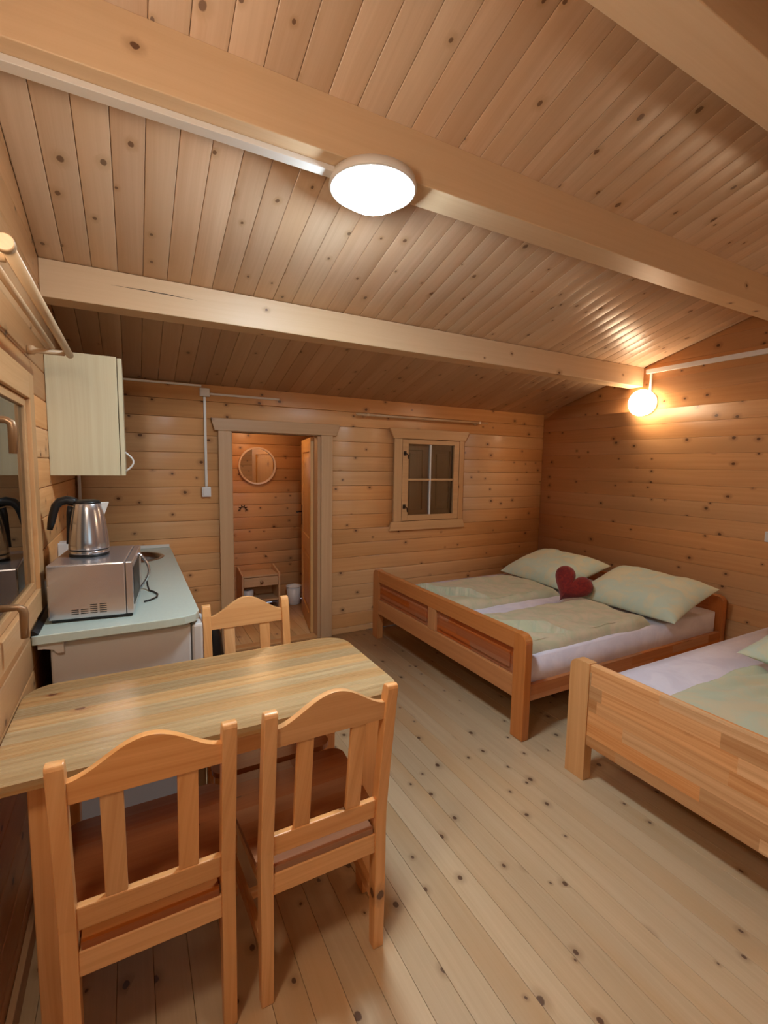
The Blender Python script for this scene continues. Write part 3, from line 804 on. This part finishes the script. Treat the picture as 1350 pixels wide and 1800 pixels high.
# fridge under the counter end
fr = empty('fridge', (0, 2.03, 0), label='white undercounter fridge beneath the near end of the worktop', cat='fridge')
B(-0.285, 0.195, 0, 0.50, 0.012, kz - 0.045).build('body', M_FRIDGE, fr, bevel=0.008)
fd = B(0.199, 0.242, 0, 0.50, 0.05, kz - 0.05).build('door', M_FRIDGE, fr, bevel=0.010)
MB().tube([(0.243, 0.19, 0.765), (0.268, 0.19, 0.765), (0.272, 0.205, 0.765), (0.272, 0.31, 0.765), (0.268, 0.325, 0.765), (0.243, 0.325, 0.765)], 0.009, 10).build('handle', M_WHITE, fd)
for px in (-0.25, 0.16):
    for py in (0.04, 0.46):
        MB().lathe([(0.018, 0.0), (0.018, 0.013)], px, py, 14).build('foot', M_BLACK, fr)
tag(MB().prism([(-0.318, 0.845), (-0.24, 0.845), (-0.24, 0.80), (-0.262, 0.80), (-0.272, 0.815), (-0.30, 0.822), (-0.318, 0.822)], lambda a, b, d: (a, d, b), 2.006, 2.024).build('shelf_bracket', M_FRIDGE, bevel=0.001), label='small pale scalloped bracket under the worktop at the left wall', cat='bracket')
# base cabinet further along
bc = empty('base_cabinet', (0, 2.56, 0), label='pale laminate base cabinet below the sink', cat='cabinet')
B(-0.325, 0.18, 0, 0.018, 0.0, kz - 0.036).build('side_panel', MCAB, bc, axis='z')
B(-0.325, 0.18, 1.14, 1.158, 0.0, kz - 0.036).build('side_panel', MCAB, bc, axis='z')
B(-0.325, 0.18, 0.018, 1.14, 0.08, 0.098).build('bottom_panel', MCAB, bc, axis='y')
B(-0.325, -0.315, 0.018, 1.14, 0.098, kz - 0.036).build('back_panel', MCAB, bc, axis='z')
for a, b in ((0.002, 0.577), (0.581, 1.156)):
    dd = B(0.182, 0.20, a, b, 0.09, kz - 0.04).build('door', MCAB, bc, axis='z', bevel=0.0015)
    MB().tube([(0.20, (a + b) / 2 - 0.05, 0.76), (0.225, (a + b) / 2 - 0.04, 0.76), (0.225, (a + b) / 2 + 0.04, 0.76), (0.20, (a + b) / 2 + 0.05, 0.76)], 0.0045, 8).build('handle', M_WHITE, dd)
# black bag by the doorway
bg_ = MB()
pr = [(0.004, 0.0), (0.05, 0.004), (0.068, 0.05), (0.062, 0.14), (0.055, 0.22), (0.035, 0.29), (0.018, 0.33), (0.026, 0.36), (0.012, 0.365)]
bg_.lathe(pr, 0, 0, 20)
bg_.v = [(x_ * (1 + 0.22 * noise.noise(Vector((x_ * 30, y_ * 30, z_ * 14)))), y_ * (0.9 + 0.25 * noise.noise(Vector((y_ * 30, z_ * 14, x_ * 30)))), z_) for x_, y_, z_ in bg_.v]
tag(bg_.build('rubbish_bag', M_BAG, loc=(0.50, 3.59, 0.0)), label='knotted black plastic rubbish bag on the floor left of the doorway', cat='bag')

# ------------------------------------------------------------------ microwave
mw = empty('microwave', (-0.297, 2.108, kz), math.radians(-5), label='stainless steel microwave oven on the worktop, side vents facing the camera', cat='microwave')
MWX, MWY, Z0, Z1 = 0.262, 0.41, 0.012, 0.225
B(0, MWX, 0, MWY, Z0, Z1).build('body', M_STEEL, mw, bevel=0.006)
dm = B(MWX + 0.001, MWX + 0.026, 0.0, MWY, Z0 + 0.002, Z1 - 0.001).build('door', M_STEEL, mw, bevel=0.003)
B(MWX + 0.026, MWX + 0.0275, 0.03, MWY - 0.12, Z0 + 0.03, Z1 - 0.03).build('door_window', M_BLACK, dm)
MB().tube([(MWX + 0.026, 0.30, Z1 - 0.02)] + [(MWX + 0.026 + 0.04 * math.sin(PI * q / 10), 0.30, Z1 - 0.02 - 0.165 * q / 10) for q in range(1, 10)] + [(MWX + 0.026, 0.30, Z1 - 0.185)], 0.006, 10).build('handle', M_STEEL2, dm)
B(0.01, MWX + 0.02, 0.008, MWY - 0.01, 0.003, Z0).build('base_plate', M_BLACK, mw)
for px in (0.03, MWX - 0.02):
    for py in (0.03, MWY - 0.03):
        MB().lathe([(0.012, 0.0), (0.012, 0.004)], px, py, 12).build('foot', M_BLACK, mw)
for cx_, zs in ((0.076, (0.030, 0.038, 0.046)), (0.107, (0.030, 0.038, 0.046)), (0.138, (0.030, 0.038, 0.046, 0.054, 0.062)), (0.170, (0.030, 0.038, 0.046, 0.054, 0.062))):
    for z in zs:
        B(cx_, cx_ + 0.024, -0.0006, 0.001, z, z + 0.0028).build('vent_slot', M_BLACK, mw)
# kettle cord and loop on the worktop
pc = MB().tube([(0.045, 2.52, kz + 0.06), (0.05, 2.50, kz + 0.02), (0.055, 2.47, kz + 0.0045), (0.075, 2.43, kz + 0.0045), (0.088, 2.38, kz + 0.0045), (0.083, 2.33, kz + 0.0045), (0.055, 2.29, kz + 0.0045), (0.030, 2.275, kz + 0.0045)], 0.004, 8).build('power_cord', M_BLACK)
bpy.context.view_layer.update()
pc.parent = mw
pc.matrix_parent_inverse = mw.matrix_world.inverted()

# ------------------------------------------------------------------ kettle
kt = empty('kettle', (-0.168, 2.305, kz + Z1 + 0.0005), math.radians(0), label='stainless steel electric kettle with black handle standing on the microwave', cat='kettle')
KR = 0.073
MB().lathe([(KR - 0.004, 0.0), (KR, 0.002), (KR, 0.008), (KR - 0.003, 0.010)], 0, 0, 40).build('power_base', M_BLACK, kt)
MB().lathe([(KR - 0.001, 0.010), (KR, 0.012), (KR, 0.022), (KR - 0.001, 0.024)], 0, 0, 40).build('base_ring', M_STEEL2, kt)
MB().lathe([(KR - 0.002, 0.0241), (KR - 0.002, 0.028)], 0, 0, 40).build('rubber_ring', M_BLACK, kt)
MB().lathe([(KR, 0.0281), (KR + 0.001, 0.032), (KR, 0.06), (KR - 0.004, 0.10), (KR - 0.010, 0.15), (KR - 0.017, 0.19), (KR - 0.022, 0.215), (KR - 0.024, 0.218)], 0, 0, 48).build('body', M_STEEL2, kt)
MB().lathe([(KR - 0.024, 0.2181), (KR - 0.023, 0.221), (KR - 0.030, 0.229), (0.03, 0.233), (0.004, 0.234)], 0, 0, 40).build('lid', M_BLACK, kt)
sp = MB()
sp.v = [(0.048, -0.020, 0.220), (0.048, 0.020, 0.220), (0.080, 0.0, 0.222), (0.050, -0.016, 0.205), (0.050, 0.016, 0.205), (0.058, 0.0, 0.160)]
for q in ((0, 2, 1), (0, 3, 5, 2), (1, 2, 5, 4), (0, 1, 4, 3), (3, 4, 5)):
    sp.face(list(q))
sp.build('spout', M_CABLE, kt, bevel=0.002)
MB().tube([(-0.035, 0, 0.218), (-0.050, 0, 0.226), (-0.072, 0, 0.232), (-0.095, 0, 0.226), (-0.110, 0, 0.208), (-0.118, 0, 0.182), (-0.126, 0, 0.145), (-0.134, 0, 0.112)],
          [0.016, 0.018, 0.018, 0.017, 0.016, 0.015, 0.014, 0.010], 16).build('handle', M_BLACK, kt)
MB().tube([(-0.057, 0, 0.205), (-0.064, 0, 0.18), (-0.070, 0, 0.12), (-0.074, 0, 0.05)], [0.014, 0.011, 0.007, 0.006], 12).build('handle_mount', M_BLACK, kt)

# ------------------------------------------------------------------ dining table
tb = empty('dining_table', (0, 0, 0), label='pine dining table with rounded corners standing against the left wall', cat='table')
def rounded(x0, x1, y0, y1, r, n=8):
    pts = []
    for cx_, cy_, a0, rr in ((x1 - r[1], y0 + r[1], -90, r[1]), (x1 - r[2], y1 - r[2], 0, r[2]), (x0 + r[3], y1 - r[3], 90, r[3]), (x0 + r[0], y0 + r[0], 180, r[0])):
        for i in range(n + 1):
            a = math.radians(a0 + 90 * i / n)
            pts.append((cx_ + rr * math.cos(a), cy_ + rr * math.sin(a)))
    return pts
TX0, TX1, TY0, TY1, TZ = XL + 0.004, 0.79, 1.295, 1.855, 0.75
MB().prism(rounded(TX0, TX1, TY0, TY1, (0.03, 0.09, 0.10, 0.09)), lambda a, b, d: (a, b, d), TZ - 0.026, TZ).build('tabletop', MTA, tb, bevel=0.006, seg=3)
lx0, lx1, ly0, ly1, lw_ = -0.252, 0.722, 1.345, 1.805, 0.070
B(lx0 + lw_, lx1 - lw_, ly0 + 0.012, ly0 + 0.032, 0.635, TZ - 0.0262).build('apron', MCH, tb, bevel=0.002)
B(lx0 + lw_, lx1 - lw_, ly1 - 0.032, ly1 - 0.012, 0.635, TZ - 0.0262).build('apron', MCH, tb, bevel=0.002)
B(lx0 + 0.012, lx0 + 0.032, ly0 + lw_, ly1 - lw_, 0.635, TZ - 0.0262).build('apron', MCH, tb, axis='y', bevel=0.002)
B(lx1 - 0.032, lx1 - 0.012, ly0 + lw_, ly1 - lw_, 0.635, TZ - 0.0262).build('apron', MCH, tb, axis='y', bevel=0.002)
for a, sx in ((lx0, 1), (lx1 - lw_, -1)):
    for b, sy in ((ly0, 1), (ly1 - lw_, -1)):
        ix = a if sx > 0 else a + 0.012
        iy = b if sy > 0 else b + 0.012
        MB().hexa([(ix, iy, 0), (ix + lw_ - 0.012, iy, 0), (ix + lw_ - 0.012, iy + lw_ - 0.012, 0), (ix, iy + lw_ - 0.012, 0)],
                  [(a, b, TZ - 0.0262), (a + lw_, b, TZ - 0.0262), (a + lw_, b + lw_, TZ - 0.0262), (a, b + lw_, TZ - 0.0262)]).build('leg', MCH, tb, axis='z', bevel=0.004)

# ------------------------------------------------------------------ chairs
def make_chair(loc, rz, label):
    """origin on the floor at the seat centre; the back is at local -y"""
    c = empty('dining_chair', loc, rz, label=label, cat='chair', group='pine dining chairs around the table')
    W, T, H = 0.190, 0.035, 0.885
    yb = -0.220
    lean = 0.060
    def yl(z):
        return yb - lean * max(0.0, (z - 0.44) / (H - 0.44)) ** 1.1
    for s_ in (-1, 1):
        xa, xb = (s_ * W, s_ * (W - T)) if s_ < 0 else (s_ * (W - T), s_ * W)
        zs = [0.0, 0.22, 0.40, 0.46, 0.55, 0.65, 0.75, 0.84, H - 0.012]
        out = [(yl(z) + (0.006 if z == 0 else 0), z) for z in zs] + [(yl(H) + 0.004, H - 0.003), (yl(H) + 0.012, H)] + [(yl(H) + 0.028, H - 0.003), (yl(H) + 0.034, H - 0.014)] + [(yl(z) + 0.036 + 0.006 * (z < 0.5) - (0.004 if z == 0 else 0), z) for z in reversed(zs[:-1])]
        MB().prism(out, lambda a, b, d: (d, a, b), xa, xb).build('rear_leg', MCH, c, axis='z', bevel=0.004, seg=2)
        MB().hexa([(s_ * 0.197 - 0.016, 0.168, 0), (s_ * 0.197 + 0.016, 0.168, 0), (s_ * 0.197 + 0.016, 0.200, 0), (s_ * 0.197 - 0.016, 0.200, 0)],
                  [(s_ * 0.195 - 0.018, 0.160, 0.389), (s_ * 0.195 + 0.018, 0.160, 0.389), (s_ * 0.195 + 0.018, 0.196, 0.389), (s_ * 0.195 - 0.018, 0.196, 0.389)]).build('front_leg', MCH, c, axis='z', bevel=0.003)
        # side apron and stretcher follow the widening seat
        for z0_, z1_, nm in ((0.328, 0.388, 'side_apron'), (0.135, 0.170, 'side_stretcher')):
            xa, xb = s_ * 0.172, s_ * 0.195
            hw = 0.010
            MB().hexa([(xa - hw, -0.178, z0_), (xa + hw, -0.178, z0_), (xb + hw, 0.165, z0_), (xb - hw, 0.165, z0_)],
                      [(xa - hw, -0.178, z1_), (xa + hw, -0.178, z1_), (xb + hw, 0.165, z1_), (xb - hw, 0.165, z1_)]).build(nm, MCH, c, axis='y', bevel=0.002)
    iw = W - T + 0.001
    B(-iw, iw, yb + 0.006, yb + 0.028, 0.328, 0.390).build('rear_apron', MCH, c, bevel=0.003)
    B(-0.178, 0.178, 0.168, 0.188, 0.328, 0.388).build('front_apron', MCH, c, bevel=0.003)
    B(-0.176, 0.176, -0.01, 0.010, 0.139, 0.166).build('cross_stretcher', MCH, c, bevel=0.003)
    # seat
    fw, r = 0.220, 0.045
    pts = [(-0.150, yb + 0.010), (0.150, yb + 0.010), (0.150, yb + 0.046), (0.192, yb + 0.046)]
    for i in range(9):
        a = math.radians(-10 + 100 * i / 8)
        pts.append((fw - r + r * math.cos(a), 0.220 - r + r * math.sin(a)))
    pts += [(-x_, y_) for x_, y_ in reversed(pts[4:])] + [(-0.192, yb + 0.046), (-0.150, yb + 0.046)]
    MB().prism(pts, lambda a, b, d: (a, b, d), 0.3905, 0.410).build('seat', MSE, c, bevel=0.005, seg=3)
    # back rails
    def curved(nm, zb, topf, th=0.020, n=28):
        o_ = [(-iw, zb), (iw, zb)] + [(iw - 2 * iw * i / n, topf(iw - 2 * iw * i / n)) for i in range(n + 1)]
        MB().prism(o_, lambda a, b, d: (a, yl(b) + 0.008 + d, b), 0, th).build(nm, MCH, c, bevel=0.004, seg=2)
    curved('top_rail', 0.778, lambda x_: 0.832 + 0.070 * (0.5 + 0.5 * math.cos(PI * x_ / iw)) ** 0.85)
    curved('middle_rail', 0.442, lambda x_: 0.505, n=1)
    for cx_ in (-0.075, 0.080):
        MB().hexa([(cx_ - 0.023, yl(0.505) + 0.011, 0.5045), (cx_ + 0.023, yl(0.505) + 0.011, 0.5045), (cx_ + 0.023, yl(0.505) + 0.025, 0.5045), (cx_ - 0.023, yl(0.505) + 0.025, 0.5045)],
                  [(cx_ - 0.023, yl(0.778) + 0.011, 0.7785), (cx_ + 0.023, yl(0.778) + 0.011, 0.7785), (cx_ + 0.023, yl(0.778) + 0.025, 0.7785), (cx_ - 0.023, yl(0.778) + 0.025, 0.7785)]).build('back_slat', MCH, c, axis='z', bevel=0.002)
    return c
ch = make_chair((0.457, 1.372, 0), 0, 'orange pine chair on the near side of the table, right of its pair')
c2 = copy_tree(ch); c2.location = (0.013, 1.372, 0); c2['label'] = 'orange pine chair on the near side of the table, beside the left wall'
c3 = copy_tree(ch); c3.location = (0.437, 1.842, 0); c3.rotation_euler = (0, 0, PI); c3['label'] = 'orange pine chair on the far side of the table, facing the camera'

# ------------------------------------------------------------------ beds
def soft_slab(x0, x1, y0, y1, z0, h, edge=0.05, nx=70, ny=50, wr=0.006, seed=0, extra=None, bottom=True, fq=5.0):
    """soft rounded pad resting on z0"""
    m = MB()
    def prof(t):
        t = max(0.0, min(1.0, t))
        return math.sqrt(max(0.0, 1 - (1 - t) ** 2))
    for j in range(ny + 1):
        for i in range(nx + 1):
            # denser near the borders
            u = 0.5 - 0.5 * math.cos(PI * i / nx); v = 0.5 - 0.5 * math.cos(PI * j / ny)
            x_ = x0 + (x1 - x0) * u; y_ = y0 + (y1 - y0) * v
            dx = min(x_ - x0, x1 - x_); dy = min(y_ - y0, y1 - y_)
            e = prof(dx / edge) * prof(dy / edge)
            nz = noise.noise(Vector((x_ * fq + seed, y_ * fq, seed * 1.7))) * 0.7 + noise.noise(Vector((x_ * fq * 2.6, y_ * fq * 2.6 + seed, 3.1))) * 0.3
            ox = wr * 1.5 * noise.noise(Vector((y_ * 7 + seed, 1.3, 0))) * (1 if dx < 0.04 else 0)
            oy = wr * 1.5 * noise.noise(Vector((x_ * 7 + seed, 7.3, 0))) * (1 if dy < 0.04 else 0)
            z_ = z0 + 0.001 + (h + nz * wr * 2 + (extra(x_, y_) if extra else 0)) * e
            m.v.append((x_ + ox, y_ + oy, max(z_, z0 + 0.001)))
    W = nx + 1
    for j in range(ny):
        for i in range(nx):
            m.face([j * W + i, j * W + i + 1, (j + 1) * W + i + 1, (j + 1) * W + i], True)
    b = len(m.v)
    ring = [i for i in range(W)] + [j * W + nx for j in range(1, ny + 1)] + [ny * W + i for i in range(nx - 1, -1, -1)] + [j * W for j in range(ny - 1, 0, -1)]
    for q in ring:
        v_ = m.v[q]; m.v.append((v_[0], v_[1], z0))
    n = len(ring)
    for k in range(n):
        m.face([ring[k], b + k, b + (k + 1) % n, ring[(k + 1) % n]])
    m.face([b + k for k in range(n)])
    return m

def pillow(L, Wd, H, seed=0, n=36):
    """cushion with pinched corners, lying flat at origin, L along y, Wd along x"""
    m = MB()
    for side in (1, -1):
        for j in range(n + 1):
            for i in range(n + 1):
                u = -math.cos(PI * i / n); v = -math.cos(PI * j / n)
                pin = 1 - 0.07 * (1 - abs(u) ** 2) * 0 
                # sides draw in a little between the corners
                x_ = u * Wd / 2 * (1 - 0.07 * (1 - v * v)) ; y_ = v * L / 2 * (1 - 0.05 * (1 - u * u))
                e = max(0.0, (1 - u ** 4)) ** 0.6 * max(0.0, (1 - v ** 4)) ** 0.6
                nz = 0.10 * noise.noise(Vector((x_ * 7 + seed, y_ * 7, side))) + 0.06 * noise.noise(Vector((x_ * 17, y_ * 17 + seed, side)))
                m.v.append((x_, y_, side * H / 2 * e * (1 + nz * 1.5) * (1.0 if side > 0 else 0.55)))
    W = n + 1
    for s_ in (0, 1):
        b = s_ * W * W
        for j in range(n):
            for i in range(n):
                q = [b + j * W + i, b + j * W + i + 1, b + (j + 1) * W + i + 1, b + (j + 1) * W + i]
                m.face(q if s_ == 0 else q[::-1], True)
    return m
def weld(o, d=0.0005):
    bm = bmesh.new(); bm.from_mesh(o.data)
    bmesh.ops.remove_doubles(bm, verts=bm.verts, dist=d)
    bm.to_mesh(o.data); bm.free()
    return o

def end_post(x0, x1, ya, yb, ztop, round_side, mat, parent, r=0.05, name='post'):
    """slab post in the y-z plane with one rounded upper corner"""
    pts = [(ya, 0.0), (yb, 0.0)]
    def arc(cy, a0, a1):
        return [(cy + r * math.cos(math.radians(a0 + (a1 - a0) * i / 8)), ztop - r + r * math.sin(math.radians(a0 + (a1 - a0) * i / 8))) for i in range(9)]
    if round_side > 0:
        pts += arc(yb - r, 0, 90) + [(ya, ztop)]
    else:
        pts += [(yb, ztop)] + arc(ya + r, 90, 180)
    return MB().prism(pts, lambda a, b, d: (d, a, b), x0, x1).build(name, mat, parent, axis='z', bevel=0.004, seg=2)

# double bed
b1 = empty('double_bed', (0, 0, 0), label='reddish pine double bed with panelled footboard in the far right corner', cat='bed')
FX0, FX1 = 1.838, 1.882
NY0, FY1 = 1.768, 3.575
end_post(FX0 - 0.004, FX1 + 0.004, NY0, NY0 + 0.092, 0.600, -1, MBE2, b1)
end_post(FX0 - 0.004, FX1 + 0.004, FY1 - 0.092, FY1, 0.600, 1, MBE2, b1)
ya, yb = NY0 + 0.092, FY1 - 0.092
B(FX0, FX1, ya, yb, 0.500, 0.598).build('top_rail', MBE2, b1, axis='y', bevel=0.004)
B(FX0, FX1, ya, yb, 0.222, 0.345).build('bottom_rail', MBE2, b1, axis='y', bevel=0.004)
ym = 2.672
B(FX0, FX1, ym - 0.045, ym + 0.045, 0.345, 0.500).build('mid_stile', MBE2, b1, axis='z', bevel=0.003)
for a, b in ((ya, ym - 0.045), (ym + 0.045, yb)):
    m = B(FX0 + 0.016, FX1 - 0.010, a, b, 0.345, 0.500)
    m.box(FX0 + 0.006, FX0 + 0.018, a + 0.035, b - 0.035, 0.375, 0.470)
    m.build('panel', MBP, b1, axis='y', bevel=0.005)
HX0, HX1 = 3.885, 3.925
end_post(HX0 - 0.004, HX1 + 0.004, NY0 + 0.03, NY0 + 0.135, 0.560, -1, MBE2, b1)
end_post(HX0 - 0.004, HX1 + 0.004, FY1 - 0.105, FY1, 0.560, 1, MBE2, b1)
B(HX0, HX1, NY0 + 0.135, FY1 - 0.105, 0.20, 0.535).build('headboard', MBE, b1, axis='y', bevel=0.004)
for yy in (NY0 + 0.038, FY1 - 0.064):
    B(FX1 + 0.0045, HX0 - 0.0045, yy, yy + 0.026, 0.196, 0.292).build('side_rail', MBE, b1, bevel=0.004)
B(FX1 + 0.005, HX0 - 0.005, NY0 + 0.065, FY1 - 0.065, 0.215, 0.235).build('slat_base', MT, b1)
mt = MB()
mp = rounded(FX1 + 0.012, HX0 - 0.008, NY0 + 0.062, FY1 - 0.068, (0.05, 0.05, 0.05, 0.05))
mt.prism(mp, lambda a, b, d: (a, b, d), 0.236, 0.435)
mb = mt.build('mattress', M_SHEET, bevel=0.030, seg=4, smooth_all=True)
tag(mb, label='double mattress under a white lilac fitted sheet on the double bed', cat='mattress')

# folded duvets with the open end of the cover towards the foot
def crease(px, py, qx, qy, depth):
    """a step along the line P-Q: the flap on the far side lies over the near side"""
    P, Q = Vector((px, py)), Vector((qx, qy))
    dr_ = (Q - P); L_ = dr_.length; dr_.normalize()
    nr = Vector((-dr_.y, dr_.x))
    def fn(x_, y_):
        v_ = Vector((x_, y_)) - P
        t, d = v_.dot(dr_) / L_, v_.dot(nr)
        if t < -0.25 or t > 1.0: return 0.0
        f = min(1.0, (1 - t) * 3) * min(1.0, (t + 0.25) * 4)
        d += 0.02 * math.sin(PI * t)
        if d > 0: return depth * f * math.exp(-d / 0.16)
        return -depth * 0.8 * f * math.exp(d / 0.05)
    return fn
def duvet(x0, x1, y0, y1, label, mat, seed, cr, h=0.062, z0=0.4352):
    o = soft_slab(x0, x1, y0, y1, z0, h, 0.06, 150, 100, 0.013, seed, extra=cr, fq=4.2).build('duvet', mat, bevel=0)
    return tag(o, label=label, cat='duvet')
duvet(1.925, 3.10, 1.865, 2.43, 'pale green folded duvet on the near half of the double bed', M_DUVET, 3, crease(2.02, 2.22, 2.36, 1.90, 0.042))
duvet(1.925, 3.14, 2.675, 3.27, 'pale green folded duvet on the far half of the double bed', M_DUVET, 11, crease(2.10, 3.16, 2.42, 2.70, 0.042))
# pillows lean on the headboard
def add_pillow(loc, rot, label, seed, mat=M_PILLOW, L=0.80, Wd=0.60, H=0.23):
    o = weld(pillow(L, Wd, H, seed).build('pillow', mat))
    o.location = loc; o.rotation_euler = rot
    return tag(o, label=label, cat='pillow')
add_pillow((3.43, 2.15, 0.560), (0, math.radians(-16), math.radians(2)), 'mint and cream pillow on the near half of the double bed', 2)
add_pillow((3.46, 3.05, 0.560), (0, math.radians(-16), math.radians(-3)), 'mint and cream pillow on the far half of the double bed, behind the heart', 9)
# heart cushion
def heart_pts(n=56):
    p = []
    for i in range(n):
        t = 2 * PI * i / n
        p.append((16 * math.sin(t) ** 3 / 17.0, (13 * math.cos(t) - 5 * math.cos(2 * t) - 2 * math.cos(3 * t) - math.cos(4 * t)) / 17.0))
    return p
def heart(size, thick):
    m = MB(); hp = heart_pts(); n = len(hp)
    cy = -0.05
    lv = [0.0, 0.15, 0.3, 0.45, 0.6, 0.72, 0.82, 0.9, 0.96, 1.0]
    idx = {}
    for side in (1, -1):
        for k, s_ in enumerate(lv):
            for i, (a, b) in enumerate(hp):
                th = thick / 2 * (1 - s_ ** 2.6) ** 0.6
                idx[(side, k, i)] = len(m.v)
                m.v.append((a * s_ * size / 2, side * th, (cy + (b - cy) * s_) * size / 2))
        for k in range(len(lv) - 1):
            for i in range(n):
                j = (i + 1) % n
                q = [idx[(side, k, i)], idx[(side, k + 1, i)], idx[(side, k + 1, j)], idx[(side, k, j)]]
                m.face(q if side > 0 else q[::-1], True)
    return m
ho = weld(heart(0.32, 0.17).build('heart_cushion', M_RED), 0.0008)
ho.matrix_world = Matrix.Translation((3.02, 2.47, 0.590)) @ Matrix.Rotation(math.radians(-52), 4, 'Z') @ Matrix.Rotation(math.radians(-14), 4, 'X') @ Matrix.Rotation(math.radians(30), 4, 'Y')
tag(ho, label='dark red heart-shaped cushion propped between the pillows', cat='cushion')

# second bed
b2 = empty('single_bed', (0, 0, 0), label='honey pine bed with plain board footboard at the right edge of the picture', cat='bed')
GX0, GX1 = 1.872, 1.912
P0, P1 = 0.50, 1.506
end_post(GX0 - 0.004, GX1 + 0.008, P1 - 0.108, P1, 0.585, 1, MB2P, b2, r=0.045)
end_post(GX0 - 0.004, GX1 + 0.008, P0, P0 + 0.108, 0.585, -1, MB2P, b2, r=0.045)
B(GX0, GX1, P0 + 0.108, P1 - 0.108, 0.183, 0.583).build('footboard', MB2, b2, axis='y', bevel=0.004)
end_post(3.90, 3.945, P1 - 0.108, P1, 0.62, 1, MB2P, b2, r=0.045)
end_post(3.90, 3.945, P0, P0 + 0.108, 0.62, -1, MB2P, b2, r=0.045)
B(3.905, 3.94, P0 + 0.108, P1 - 0.108, 0.183, 0.60).build('headboard', MB2, b2, axis='y', bevel=0.004)
for yy in (P0 + 0.03, P1 - 0.056):
    B(GX1 + 0.0085, 3.8995, yy, yy + 0.026, 0.19, 0.30).build('side_rail', MB2, b2, bevel=0.004)
B(GX1 + 0.009, 3.899, P0 + 0.057, P1 - 0.057, 0.215, 0.235).build('slat_base', MT, b2)
m2 = MB().prism(rounded(GX1 + 0.012, 3.895, P0 + 0.06, P1 - 0.06, (0.05,) * 4), lambda a, b, d: (a, b, d), 0.236, 0.465).build('mattress', M_SHEET, bevel=0.035, seg=4, smooth_all=True)
tag(m2, label='mattress under a white lilac sheet on the bed at the right edge', cat='mattress')
def folds(x_, y_):
    return 0.014 * math.sin((x_ * 0.9 + y_ * 2.0) * 26 + 3 * noise.noise(Vector((x_ * 2, y_ * 2, 0)))) * max(0, min(1, (x_ - 2.15) * 3))
tag(soft_slab(1.965, 2.80, 0.60, 1.16, 0.4652, 0.05, 0.06, 120, 80, 0.008, 21, extra=folds, fq=3).build('duvet', M_DUVET2), label='mint green rumpled duvet on the bed at the right edge', cat='duvet')
add_pillow((3.06, 0.80, 0.585), (0, math.radians(-6), 0), 'mint pillow on the bed at the right edge', 14)
